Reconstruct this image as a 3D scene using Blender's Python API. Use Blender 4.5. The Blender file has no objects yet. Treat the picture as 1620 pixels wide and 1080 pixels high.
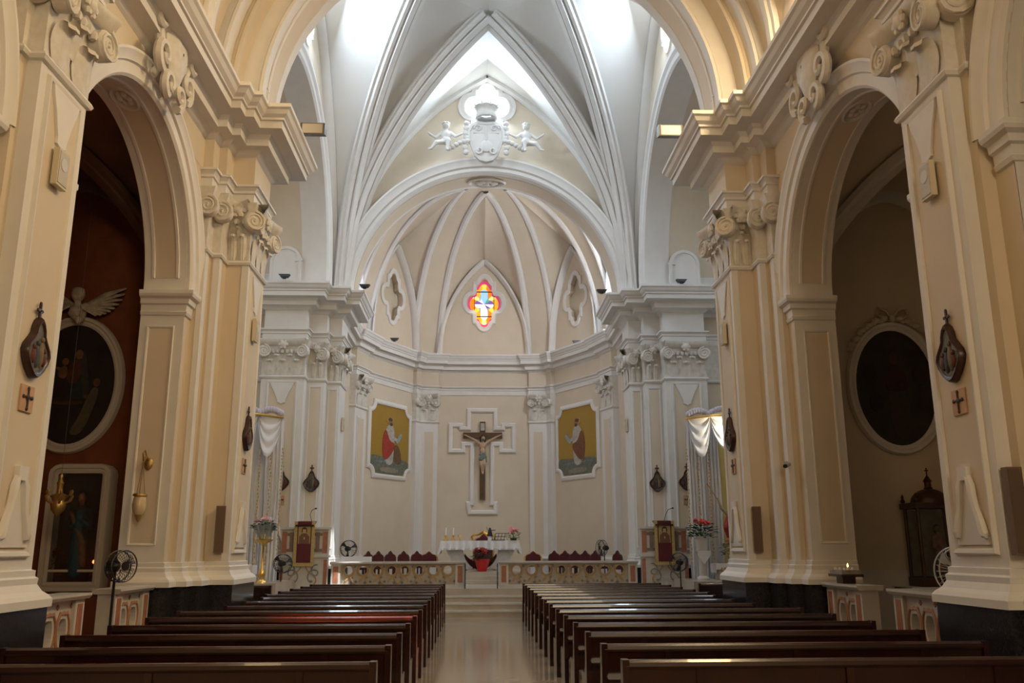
import bpy, bmesh, math, random
from math import sin, cos, pi, sqrt, atan2, radians, hypot
from mathutils import Vector, Matrix
from mathutils.geometry import tessellate_polygon
random.seed(7)
SC = bpy.context.scene
COL = SC.collection

# ------------------------------------------------------------------ camera
F, CXM, CH, PITCH, YAW, ROLL = 1390.0, -0.26, 1.8, 0.231, 0.0398, -0.003
def _rot(p, y, r):
    A = Matrix(((cos(y), -sin(y), 0), (sin(y), cos(y), 0), (0, 0, 1)))
    B = Matrix(((1, 0, 0), (0, cos(p), sin(p)), (0, -sin(p), cos(p))))
    M = Matrix(((1, 0, 0), (0, 0, -1), (0, 1, 0)))
    Rr = Matrix(((cos(r), -sin(r), 0), (sin(r), cos(r), 0), (0, 0, 1)))
    return Rr @ M @ B @ A
RW = _rot(PITCH, YAW, ROLL)            # world -> camera (x right, y down, z forward)
CAMP = Vector((CXM, 0, CH))
cam_d = bpy.data.cameras.new('camera'); cam = bpy.data.objects.new('camera', cam_d)
COL.objects.link(cam)
cam_d.sensor_width = 36; cam_d.lens = F / 1620 * 36; cam_d.clip_end = 200
Rc = RW.transposed() @ Matrix(((1, 0, 0), (0, -1, 0), (0, 0, -1)))
cam.matrix_world = Matrix.Translation(CAMP) @ Rc.to_4x4()
SC.camera = cam
def at(u, v, x=None, y=None, z=None):
    """point seen at pixel (u, v) on the plane x=, y= or z="""
    w = RW.transposed() @ Vector(((u - 810) / F, (v - 540) / F, 1))
    k, c = ((x, 0) if x is not None else (y, 1) if y is not None else (z, 2))
    return CAMP + w * ((k - CAMP[c]) / w[c])
SC.view_settings.view_transform = 'Standard'; SC.view_settings.look = 'None'
SC.view_settings.gamma = 1; SC.view_settings.use_curve_mapping = False
SC.view_settings.exposure = -1.15
SC.cycles.use_denoising = True
SC.cycles.adaptive_threshold = .035
SC.cycles.max_bounces = 7; SC.cycles.diffuse_bounces = 4; SC.cycles.glossy_bounces = 3
SC.cycles.sample_clamp_indirect = 6.0

# ------------------------------------------------------------------ world and daylight
wd = bpy.data.worlds.new('world'); SC.world = wd; wd.use_nodes = True
wd.node_tree.nodes['Background'].inputs[0].default_value = (0.75, 0.85, 1.0, 1)
wd.node_tree.nodes['Background'].inputs[1].default_value = 1.0
def area(name, loc, target, sx, sy, power, col):
    l = bpy.data.lights.new(name, 'AREA'); l.shape = 'RECTANGLE'; l.size = sx; l.size_y = sy
    l.energy = power; l.color = col
    o = bpy.data.objects.new(name, l); COL.objects.link(o); o.location = loc
    d = Vector(target) - Vector(loc); o.rotation_euler = d.to_track_quat('-Z', 'Y').to_euler()
    return o
DAY = (0.68, 0.83, 1.0); WARM = (1.0, 0.72, 0.39)
# daylight entering by the windows of the crossing and of the apse (each light lies in its window, save the transept pair)
area('daylight_crossing_back', (0, 26.75, 16.4), (0, 22.5, 13.5), 1.5, 1.5, 500, DAY)
for s in (-1, 1):
    area('daylight_crossing_side', (s * 4.75, 21.8, 16.3), (0, 21.8, 13.0), 1.6, 1.6, 760 if s < 0 else 560, DAY)
    area('transept_light', (s * 7.9, 21.8, 11.5), (s * 3, 21.8, 4), 2.4, 2.4, 250, DAY)  # area light before the blank transept wall, no window there
area('daylight_apse_right', (4.6, 30.4, 11.6), (-1.5, 32.5, 6.0), 1.3, 1.7, 230, DAY)
area('daylight_apse_left', (-4.6, 30.4, 11.6), (1.5, 32.5, 6.0), 1.3, 1.7, 150, (0.76, 0.80, 1.0))
area('daylight_apse_glass', (0, 36.1, 12.05), (0, 28, 6), 1.1, 1.6, 60, (1.0, 0.8, 0.6))
# added warm fill lights at the nave lunettes and high at the entrance end
for yy, pw, pl_ in ((12.15, 900, 140), (5.9, 520, 25)):
    area('nave_fill_right', (4.75, yy, 11.7), (-4.5, yy + .6, 4.5), 2.0, 1.6, pw, WARM)
    area('nave_fill_left', (-4.75, yy, 11.7), (4.5, yy + .6, 6.5), 2.0, 1.6, pl_, WARM)
area('nave_fill_front', (3.7, -7.5, 8.5), (-2.5, 14, 6), 3.2, 4.0, 1350, (1.0, .79, .51))  # added fill before the entrance wall, which has no window
# shafts of sun through the coloured nave window and the crossing window
def sunbeam(name, loc, target, deg, power, col, size=.25):
    l = bpy.data.lights.new(name, 'SPOT'); l.spot_size = radians(deg); l.spot_blend = .5; l.energy = power; l.color = col; l.shadow_soft_size = size
    o = bpy.data.objects.new(name, l); COL.objects.link(o); o.location = loc
    o.rotation_euler = (Vector(target) - Vector(loc)).to_track_quat('-Z', 'Y').to_euler()
sunbeam('sunbeam_red', (4.9, 12.3, 11.6), (-1.75, 12.3, .9), 9, 190000, (1.0, .16, .03))
sunbeam('sunbeam_rail', (4.7, 21.9, 16.2), (-4.0, 25.9, 1.15), 2.0, 130000, (.95, .97, 1.0), .1)
sunbeam('sunbeam_pier', (4.7, 21.9, 16.2), (-4.6, 27.45, 1.9), 2.2, 60000, (.95, .97, 1.0), .1)

# ------------------------------------------------------------------ materials
MATS = {}
def mat(name, col, rough=.6, metal=0, emit=None, estr=0, noise=None, nscale=6, bump=0, spec=.5, trans=0, alpha=1, coat=0):
    if name in MATS: return MATS[name]
    m = bpy.data.materials.new(name); m.use_nodes = True; nt = m.node_tree; b = nt.nodes['Principled BSDF']
    b.inputs['Base Color'].default_value = (*col, 1); b.inputs['Roughness'].default_value = rough
    b.inputs['Metallic'].default_value = metal; b.inputs['Specular IOR Level'].default_value = spec
    b.inputs['Transmission Weight'].default_value = trans; b.inputs['Alpha'].default_value = alpha
    b.inputs['Coat Weight'].default_value = coat
    if emit: b.inputs['Emission Color'].default_value = (*emit, 1); b.inputs['Emission Strength'].default_value = estr
    if noise or bump:
        tc = nt.nodes.new('ShaderNodeTexCoord'); n = nt.nodes.new('ShaderNodeTexNoise')
        n.inputs['Scale'].default_value = nscale; n.inputs['Detail'].default_value = 6
        nt.links.new(tc.outputs['Object'], n.inputs['Vector'])
        if noise:
            r = nt.nodes.new('ShaderNodeValToRGB')
            r.color_ramp.elements[0].position = .32; r.color_ramp.elements[1].position = .68
            r.color_ramp.elements[0].color = (*noise, 1); r.color_ramp.elements[1].color = (*col, 1)
            nt.links.new(n.outputs['Fac'], r.inputs['Fac']); nt.links.new(r.outputs['Color'], b.inputs['Base Color'])
        if bump:
            bp = nt.nodes.new('ShaderNodeBump'); bp.inputs['Strength'].default_value = bump; bp.inputs['Distance'].default_value = .02
            nt.links.new(n.outputs['Fac'], bp.inputs['Height']); nt.links.new(bp.outputs['Normal'], b.inputs['Normal'])
    MATS[name] = m; return m
CREAM = mat('cream_plaster', (.70, .61, .485), .75, noise=(.665, .575, .45), nscale=1.6, bump=.05, spec=.3)
WHITE = mat('white_stucco', (.78, .76, .73), .7, noise=(.74, .72, .69), nscale=3, bump=.04, spec=.3)
PALE = mat('pale_plaster', (.76, .745, .71), .75, noise=(.735, .715, .675), nscale=1.2, bump=.04, spec=.3)
ORN = mat('stucco_ornament', (.76, .73, .68), .7, noise=(.66, .62, .55), nscale=9, bump=.08, spec=.3)
RUST = mat('rust_red_plaster', (.25, .08, .033), .8, noise=(.18, .055, .024), nscale=2.5, bump=.05, spec=.2)
BROWNV = mat('brown_vault_plaster', (.20, .12, .075), .8, noise=(.16, .095, .06), nscale=2, spec=.2)
GRAN = mat('dark_granite', (.035, .035, .04), .18, noise=(.012, .012, .014), nscale=40, spec=.5)
FLOORM = mat('floor_marble', (.36, .295, .22), .12, noise=(.30, .245, .18), nscale=1.3, spec=.5)
STEPM = mat('step_marble', (.50, .44, .36), .3, noise=(.40, .35, .28), nscale=2.2)
MARB = mat('white_marble', (.62, .585, .53), .3, noise=(.53, .50, .45), nscale=3)
PINK = mat('red_marble', (.44, .19, .11), .25, noise=(.34, .14, .08), nscale=7)
OCHRE = mat('ochre_marble', (.44, .30, .15), .3, noise=(.36, .23, .11), nscale=7)
WOOD = mat('mahogany_wood', (.034, .007, .005), .26, noise=(.018, .004, .003), nscale=5, coat=.35)
WOOD2 = mat('dark_walnut', (.07, .028, .015), .35, noise=(.045, .018, .01), nscale=6)
GOLD = mat('gold', (.80, .52, .16), .28, metal=1)
OLDGOLD = mat('old_gold', (.50, .34, .12), .4, metal=.8)
BLACK = mat('black_plastic', (.012, .012, .014), .4)
STEEL = mat('brushed_steel', (.5, .5, .5), .35, metal=1)
CLOTH = mat('white_cloth', (.82, .81, .82), .85, bump=.05, nscale=30)
VELVET = mat('dark_red_velvet', (.085, .008, .012), .8)
LEAF = mat('leaf_green', (.025, .085, .02), .5, noise=(.015, .05, .012), nscale=20)
REDPET = mat('red_petal', (.62, .045, .03), .55)
PINKPET = mat('pink_petal', (.85, .35, .38), .55)
BOXM = mat('speaker_cream', (.62, .55, .40), .5)
BROWNBOX = mat('speaker_brown', (.16, .10, .065), .5)
TERRA = mat('terracotta_plaque', (.58, .36, .22), .7, noise=(.50, .30, .18), nscale=12)
SKIN = mat('painted_skin', (.52, .36, .24), .5)

# ------------------------------------------------------------------ mesh helpers
class MB:
    def __init__(self): self.v = []; self.f = []
    def add(self, vs, fs, M=None):
        o = len(self.v)
        self.v += [tuple(M @ Vector(p)) if M is not None else tuple(p) for p in vs]
        self.f += [tuple(i + o for i in f) for f in fs]; return self
    def join(self, other, M=None): return self.add(other.v, other.f, M)
    def box(self, x0, x1, y0, y1, z0, z1, M=None):
        if x0 > x1: x0, x1 = x1, x0
        vs = [(x, y, z) for z in (z0, z1) for y in (y0, y1) for x in (x0, x1)]
        return self.add(vs, [(0, 2, 3, 1), (4, 5, 7, 6), (0, 1, 5, 4), (2, 6, 7, 3), (0, 4, 6, 2), (1, 3, 7, 5)], M)
    def prism(self, poly, axis, a, b, M=None):
        def P(p, t): return {'x': (t, p[0], p[1]), 'y': (p[0], t, p[1]), 'z': (p[0], p[1], t)}[axis]
        n = len(poly); vs = [P(p, a) for p in poly] + [P(p, b) for p in poly]
        fs = [tuple(range(n))[::-1], tuple(range(n, 2 * n))] + [(i, (i + 1) % n, n + (i + 1) % n, n + i) for i in range(n)]
        return self.add(vs, fs, M)
    def plate(self, outer, holes, axis, a, b, M=None):
        def P(p, t): return {'x': (t, p[0], p[1]), 'y': (p[0], t, p[1]), 'z': (p[0], p[1], t)}[axis]
        loops = [outer] + list(holes); flat = [p for l in loops for p in l]; n = len(flat)
        tris = tessellate_polygon([[Vector((p[0], p[1], 0)) for p in l] for l in loops])
        vs = [P(p, a) for p in flat] + [P(p, b) for p in flat]
        fs = [tuple(t) for t in tris] + [tuple(i + n for i in t) for t in tris]
        o = 0
        for l in loops:
            k = len(l); fs += [(o + i, o + (i + 1) % k, n + o + (i + 1) % k, n + o + i) for i in range(k)]; o += k
        return self.add(vs, fs, M)
    def grid(self, rows, closed=False, M=None):
        m = len(rows[0]); vs = [p for r in rows for p in r]; fs = []
        for i in range(len(rows) - 1):
            for j in range(m if closed else m - 1):
                k = (j + 1) % m; fs.append((i * m + j, i * m + k, (i + 1) * m + k, (i + 1) * m + j))
        return self.add(vs, fs, M)
    def sweep(self, path, prof, side=1, closed=False, cap=True, M=None):
        """moulding: prof [(offset, z)] pushed out to one side of a plan path [(x, y)]"""
        n = len(path); rows = []
        for i in range(n):
            p = Vector(path[i]); a = Vector(path[i - 1]) if (i or closed) else None
            c = Vector(path[(i + 1) % n]) if (i < n - 1 or closed) else None
            def nr(d): d = d.normalized(); return Vector((d.y, -d.x)) * side
            if a is None: m = nr(c - p)
            elif c is None: m = nr(p - a)
            else:
                n1, n2 = nr(p - a), nr(c - p); m = n1 + n2
                m = m / max(m.dot(n1), .2) if m.length > 1e-6 else n1
            rows.append([(p.x + m.x * o, p.y + m.y * o, z) for o, z in prof])
        if closed: rows.append(rows[0])
        self.grid(rows, False, M)
        if cap and not closed: self.add(rows[0], [tuple(range(len(prof)))], M); self.add(rows[-1], [tuple(range(len(prof)))], M)
        return self
    def arc(self, c, r, a0, a1, prof, axis, seg=32, M=None, cap=False):
        """prof [(dr, t)] turned round centre c in the plane across axis; t lies along the axis"""
        rows = []
        for i in range(seg + 1):
            a = a0 + (a1 - a0) * i / seg; row = []
            for dr, t in prof:
                u, w = c[0] + (r + dr) * cos(a), c[1] + (r + dr) * sin(a)
                row.append((t, u, w) if axis == 'x' else (u, t, w))
            rows.append(row)
        self.grid(rows, False, M)
        if cap: self.add(rows[0], [tuple(range(len(prof)))], M); self.add(rows[-1], [tuple(range(len(prof)))], M)
        return self
    def tube(self, pts, rad, seg=8, cap=True, flat=1.0, M=None):
        pts = [Vector(p) for p in pts]; n = len(pts)
        rad = rad if isinstance(rad, (list, tuple)) else [rad] * n
        rows = []; ref = None
        for i, p in enumerate(pts):
            d = (pts[min(i + 1, n - 1)] - pts[max(i - 1, 0)])
            d = d.normalized() if d.length > 1e-9 else Vector((0, 0, 1))
            if ref is None: ref = d.orthogonal().normalized()
            ref = (ref - d * ref.dot(d)); ref = ref.normalized() if ref.length > 1e-6 else d.orthogonal().normalized()
            b = d.cross(ref)
            rows.append([tuple(p + (ref * cos(2 * pi * k / seg) + b * sin(2 * pi * k / seg) * flat) * rad[i]) for k in range(seg)])
        self.grid(rows, True, M)
        if cap: self.add(rows[0], [tuple(range(seg))], M); self.add(rows[-1], [tuple(range(seg))], M)
        return self
    def band(self, pts, ups, prof, M=None):
        """rib: prof [(across, up)] carried along pts with the given up vectors"""
        pts = [Vector(p) for p in pts]; n = len(pts); rows = []
        for i, p in enumerate(pts):
            d = (pts[min(i + 1, n - 1)] - pts[max(i - 1, 0)]).normalized(); u = Vector(ups[i]); u = (u - d * u.dot(d)).normalized()
            sd = d.cross(u); rows.append([tuple(p + sd * a + u * h) for a, h in prof])
        return self.grid(rows, False, M)
    def lathe(self, prof, c=(0, 0, 0), seg=16, M=None):
        rows = [[(c[0] + r * cos(2 * pi * k / seg), c[1] + r * sin(2 * pi * k / seg), c[2] + z) for k in range(seg)] for r, z in prof]
        return self.grid(rows, True, M)
    def ell(self, c, r, seg=12, rings=8, M=None):
        rows = []
        for i in range(rings + 1):
            a = pi * i / rings
            rows.append([(c[0] + r[0] * sin(a) * cos(2 * pi * k / seg), c[1] + r[1] * sin(a) * sin(2 * pi * k / seg), c[2] + r[2] * cos(a)) for k in range(seg)])
        return self.grid(rows, True, M)
    def build(self, name, m, parent=None, smooth=False, label=None, M=None):
        me = bpy.data.meshes.new(name)
        vs = [tuple(M @ Vector(p)) for p in self.v] if M is not None else self.v
        me.from_pydata(vs, [], self.f); me.validate()
        bm = bmesh.new(); bm.from_mesh(me)
        bmesh.ops.remove_doubles(bm, verts=bm.verts, dist=.0004)
        bmesh.ops.recalc_face_normals(bm, faces=bm.faces); bm.to_mesh(me); bm.free()
        me.materials.append(m)
        if smooth:
            me.polygons.foreach_set('use_smooth', [True] * len(me.polygons))
            me.set_sharp_from_angle(angle=radians(42 if smooth is True else smooth))
        o = bpy.data.objects.new(name, me); COL.objects.link(o)
        if parent is not None: attach(o, parent)
        if label: o['label'] = label
        return o
def attach(o, parent):
    o.parent = parent
    if parent.get('kind') == 'structure': o.matrix_parent_inverse = parent.matrix_basis.inverted()   # setting: built in world coordinates
def tag(o, label, cat, group=None, kind=None):
    o['label'] = label; o['category'] = cat
    if group: o['group'] = group
    if kind: o['kind'] = kind
    return o
def thing(name, loc, label, cat, group=None, kind=None, rz=0):
    o = bpy.data.objects.new(name, None); COL.objects.link(o); o.location = loc; o.rotation_euler = (0, 0, rz)
    o.empty_display_size = .2
    return tag(o, label, cat, group, kind)
def copy_tree(o, parent=None, label=None):
    c = o.copy(); COL.objects.link(c); c.parent = parent
    if label: c['label'] = label
    for ch in list(o.children): copy_tree(ch, c)
    return c
def rect(a0, a1, b0, b1): return [(a0, b0), (a1, b0), (a1, b1), (a0, b1)]
def ring_path(pts2): return pts2
def foil(rx, rz, lr, core=None, seg=72, barb=0):
    """outline of a quatrefoil (lobes of radius lr at +-rx, +-rz)"""
    out = []; circ = [(rx, 0), (-rx, 0), (0, rz), (0, -rz)]
    core = core or (rx * .95, rz * .85)
    for i in range(seg):
        a = 2 * pi * i / seg; d = Vector((cos(a), sin(a)))
        best = min(core[0] / max(abs(d.x), 1e-6), core[1] / max(abs(d.y), 1e-6))
        for c in circ:
            cv = Vector(c); b = d.dot(cv); disc = b * b - (cv.length_squared - lr * lr)
            if disc > 0 and b + sqrt(disc) > best: best = b + sqrt(disc)
        out.append((d.x * best, d.y * best))
    return out
def arch_hole(c, r, z0, z1, seg=36):
    """outline of a round-headed opening in (y, z): springing z1, foot z0"""
    return [(c - r, z0)] + [(c - r * cos(pi * i / seg), z1 + r * sin(pi * i / seg)) for i in range(seg + 1)] + [(c + r, z0)]
def frame_rect(mb, plane, a0, a1, z0, z1, w, t, out=1, M=None):
    """raised mould frame round a rectangle; plane=('x'|'y', value), standing out by t*out"""
    ax, val = plane
    prof = [(0, 0), (.25, 1), (.75, .8), (1, 0)]
    pts = [(a0, z0), (a1, z0), (a1, z1), (a0, z1)]; sg = [(1, 1), (-1, 1), (-1, -1), (1, -1)]
    rows = []
    for (a, z), (sa, sz) in zip(pts + pts[:1], sg + sg[:1]):
        row = []
        for q, h in prof:
            aa, zz, d = a + sa * q * w, z + sz * q * w, val + out * t * h
            row.append((d, aa, zz) if ax == 'x' else (aa, d, zz))
        rows.append(row)
    return mb.grid(rows, False, M)
def outline_frame(mb, pts, plane, prof, out=1, closed=True, M=None):
    """moulding along a 2-D outline (a, z) in plane ('x'|'y', value): prof [(outward, height)]"""
    ax, val = plane; n = len(pts); rows = []
    for i in range(n):
        p = Vector(pts[i]); a = Vector(pts[i - 1]) if (i or closed) else None
        c = Vector(pts[(i + 1) % n]) if (i < n - 1 or closed) else None
        def nr(d): d = d.normalized(); return Vector((d.y, -d.x))
        if a is None: m = nr(c - p)
        elif c is None: m = nr(p - a)
        else:
            n1, n2 = nr(p - a), nr(c - p); m = n1 + n2; m = m / max(m.dot(n1), .35) if m.length > 1e-6 else n1
        rows.append([((val + out * h, p.x + m.x * o, p.y + m.y * o) if ax == 'x' else (p.x + m.x * o, val + out * h, p.y + m.y * o)) for o, h in prof])
    if closed: rows.append(rows[0])
    return mb.grid(rows, False, M)
# ------------------------------------------------------------------ the shell of the church
MX = {s: Matrix.Diagonal((s, 1, 1, 1)) for s in (-1, 1)}
NAME = {-1: 'left', 1: 'right'}
CORN = [(0, 8.99), (.05, 9.02), (.10, 9.07), (.14, 9.09), (.30, 9.10), (.30, 9.23), (.33, 9.26), (.36, 9.30), (.60, 9.31), (.60, 9.45),
        (.64, 9.46), (.64, 9.50), (.70, 9.55), (.74, 9.62), (.78, 9.65), (.78, 9.72), (0, 9.74)]
ARCHI = [(0, 8.05), (.03, 8.05), (.03, 8.24), (.06, 8.25), (.06, 8.30), (.10, 8.36), (.13, 8.36), (.13, 8.40), (0, 8.41)]
ASTR = [(0, 6.85), (.04, 6.86), (.06, 6.90), (.04, 6.94), (0, 6.95)]
BASE = [(0, 1.60), (.03, 1.59), (.03, 1.53), (.055, 1.51), (.05, 1.45), (.09, 1.38), (.14, 1.34), (.17, 1.30), (.17, 1.22), (0, 1.22)]
PLIN = [(0, 1.22), (.14, 1.22), (.14, 0), (0, 0)]
IMPO = [(0, 5.62), (.03, 5.63), (.05, 5.68), (.03, 5.70), (.04, 5.80), (.08, 5.82), (.09, 5.90), (.15, 5.93), (.17, 5.97), (.17, 6.03), (0, 6.04)]
def sc_prof(p, k): return [(o * k, z) for o, z in p]
YA, RA, ZS = 12.15, 2.35, 6.03         # nave arch: centre, radius, springing
YB = 5.75
NEARP = [(5.2, 8.44), (5.05, 8.44), (5.05, 8.58), (4.9, 8.58), (4.9, 9.66), (5.05, 9.66), (5.05, 9.78), (5.2, 9.78)]
FARP = [(5.2, 14.8), (5.03, 14.8), (5.03, 15.12), (4.88, 15.12), (4.88, 15.55), (4.48, 15.55), (4.48, 16.75), (7.4, 16.75)]

def scroll_leg(mb, pts, w, d):
    mb.tube(pts, [w * (.7 + .5 * sin(pi * i / (len(pts) - 1))) for i in range(len(pts))], 6, flat=d)

def panel(parent, plane, a0, a1, z0, z1, out, M, orn=True, apron=True):
    """sunk cream panel with moulded frame, a lappet at its head and a scrolled bracket at its foot"""
    ax, val = plane; w = a1 - a0; k = w * .10 + .02; v2 = val + out * .012
    mb = MB(); frame_rect(mb, plane, a0, a1, z0, z1, k * .7, .045, out); mb.build('panel_frame', WHITE, parent, M=M)
    def bx(mb, a, b, za, zb, t): mb.box(*((v2, v2 + out * t, a, b) if ax == 'x' else (a, b, v2, v2 + out * t)), za, zb)
    mb = MB(); i = k * .6
    if ax == 'x': mb.box(val, v2, a0 + i, a1 - i, z0 + i, z1 - i)
    else: mb.box(a0 + i, a1 - i, min(val, v2), max(val, v2), z0 + i, z1 - i)
    mb.build('panel_field', CREAM, parent, M=M)
    c = (a0 + a1) / 2; h = w / 2 - k
    def P(pts): return [(c + x * h, z) for x, z in pts]
    if orn:
        mb = MB(); zt = z1 - k * .6
        pts = P([(-1, zt), (1, zt), (.9, zt - .10), (.62, zt - .28), (.42, zt - .46), (.34, zt - .52), (.34, zt - .60), (.12, zt - .62), (0, zt - .66), (-.12, zt - .62), (-.34, zt - .60), (-.34, zt - .52), (-.42, zt - .46), (-.62, zt - .28), (-.9, zt - .10)])
        mb.prism(pts, ax, v2, v2 + out * .03); mb.build('panel_lappet', WHITE, parent, M=M)
    if apron:
        mb = MB()
        pts = P([(-1, z0 + k), (1, z0 + k), (.92, z0 + .22), (.5, z0 + .55), (.22, z0 + .78), (.22, z0 + .84), (-.22, z0 + .84), (-.22, z0 + .78), (-.5, z0 + .55), (-.92, z0 + .22)])
        mb.prism(pts, ax, v2, v2 + out * .02)
        for q in (-1, 1):
            leg = [(.20, .80), (.34, .70), (.40, .58), (.50, .46), (.66, .36), (.76, .26), (.84, .20), (.95, .19)]
            pp = [(c + q * x * h, z0 + z) for x, z in leg]
            mb.tube([((v2 + out * .03, a, z) if ax == 'x' else (a, v2 + out * .03, z)) for a, z in pp], [.035, .05, .045, .04, .045, .05, .05, .03], 6)
        a0_, a1_ = c - .3 * h, c + .3 * h; bx(mb, a0_, a1_, z0 + .76, z0 + .90, .06)
        mb.build('panel_bracket', WHITE, parent, smooth=True, M=M)

def volute(r, th=.10, turns=2.3):
    """ionic scroll: disc plus raised spiral, in the local xz plane facing -y"""
    mb = MB(); n = 26; pts = []; rad = []
    mb.lathe([(0, 0), (r * .95, 0), (r * .95, th * .8), (r * .8, th), (0, th)], (0, 0, 0), 18, Matrix.Rotation(pi / 2, 4, 'X'))
    for i in range(n + 1):
        t = i / n; a = pi * .5 + t * turns * 2 * pi; q = r * (1 - t) ** .85 * .93 + .012
        pts.append((q * cos(a), -th - .004, q * sin(a))); rad.append(r * (.15 - .08 * t))
    mb.tube(pts, rad, 5)
    mb.ell((0, -th, 0), (r * .14, r * .12, r * .14), 8, 5)
    return mb
def shell_leaf(w, h, d):
    """acanthus lappet that curls forward at its tip (local: foot at 0, faces -y)"""
    mb = MB(); rows = []
    for i in range(9):
        t = i / 8
        if t < .6: z, y = h * .88 * t / .6, -d * .35 * (t / .6) ** 2
        else:
            a = (t - .6) / .4 * 3.6; r = .42 * d; z, y = h * .88 + r * sin(a), -d * .35 - r * (1 - cos(a))
        ww = w * (.62 + .38 * sin(pi * min(t / .7, 1))) * (1 if t < .8 else 1 - .9 * (t - .8))
        rows.append([(ww * (j / 6 - .5), y - d * .5 * cos(pi * (j / 6 - .5)) * (.4 + .6 * min(t / .6, 1)) + .012 * (j % 2), z) for j in range(7)])
    return mb.grid(rows)
VOL = None
def capital(parent, pts, dirs, w, M, zlo=6.93, zhi=8.05, scale=1.0, faces=()):
    """volutes at plan points, leaves on faces. pts [(x,y,angle)], faces [(x,y,angle,width)]"""
    cap = bpy.data.objects.new('capital', None); COL.objects.link(cap); attach(cap, parent)
    h = zhi - zlo
    for x, y, a in pts:
        r = .20 * scale
        L = Matrix.Translation((x, y, zlo + h * .66)) @ Matrix.Rotation(a, 4, 'Z')
        mb = MB(); mb.join(volute(r, .16 * scale), L); mb.build('volute', ORN, cap, smooth=True, M=M)
    for x, y, a, fw in faces:
        L = Matrix.Translation((x, y, 0)) @ Matrix.Rotation(a, 4, 'Z')
        n = max(2, round(fw / .42))
        for i in range(n):
            lx = fw * ((i + .5) / n - .5)
            for q, (dz, dx, sz) in enumerate(((.02, 0, 1.0), (.22, fw / n / 2, .85))):
                if q and i == n - 1: continue
                mb = MB(); mb.join(shell_leaf(fw / n * .95 * sz, h * .44 * sz, .11 * scale), L @ Matrix.Translation((lx + dx, -.02, zlo + h * dz)))
                mb.build('acanthus_leaf', ORN, cap, smooth=True, M=M)
        mb = MB()                                                     # egg-and-dart band, abacus curve and central flower
        for i in range(int(fw / .14)): mb.ell((-fw / 2 + .07 + i * .14, -.10, zlo + h * .66), (.055, .06, .07), 6, 4, L)
        rows = [[(fw * (j / 8 - .5) * 1.12, -.05 - .13 * (abs(j / 8 - .5) * 2) ** 2 - o, zlo + h * zz) for j in range(9)] for o, zz in ((0, .82), (.05, .84), (.08, .90), (.12, .94), (.12, 1.0), (-.1, 1.0))]
        mb.grid(rows, False, L)
        mb.ell((0, -.16, zlo + h * .84), (.11 * scale, .09, .12 * scale), 8, 6, L)
        for k in range(6): mb.ell((.10 * cos(k * pi / 3), -.18, zlo + h * .84 + .10 * sin(k * pi / 3)), (.055, .04, .055), 6, 4, L)
        mb.build('abacus', ORN, cap, smooth=True, M=M)
    return cap

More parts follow.
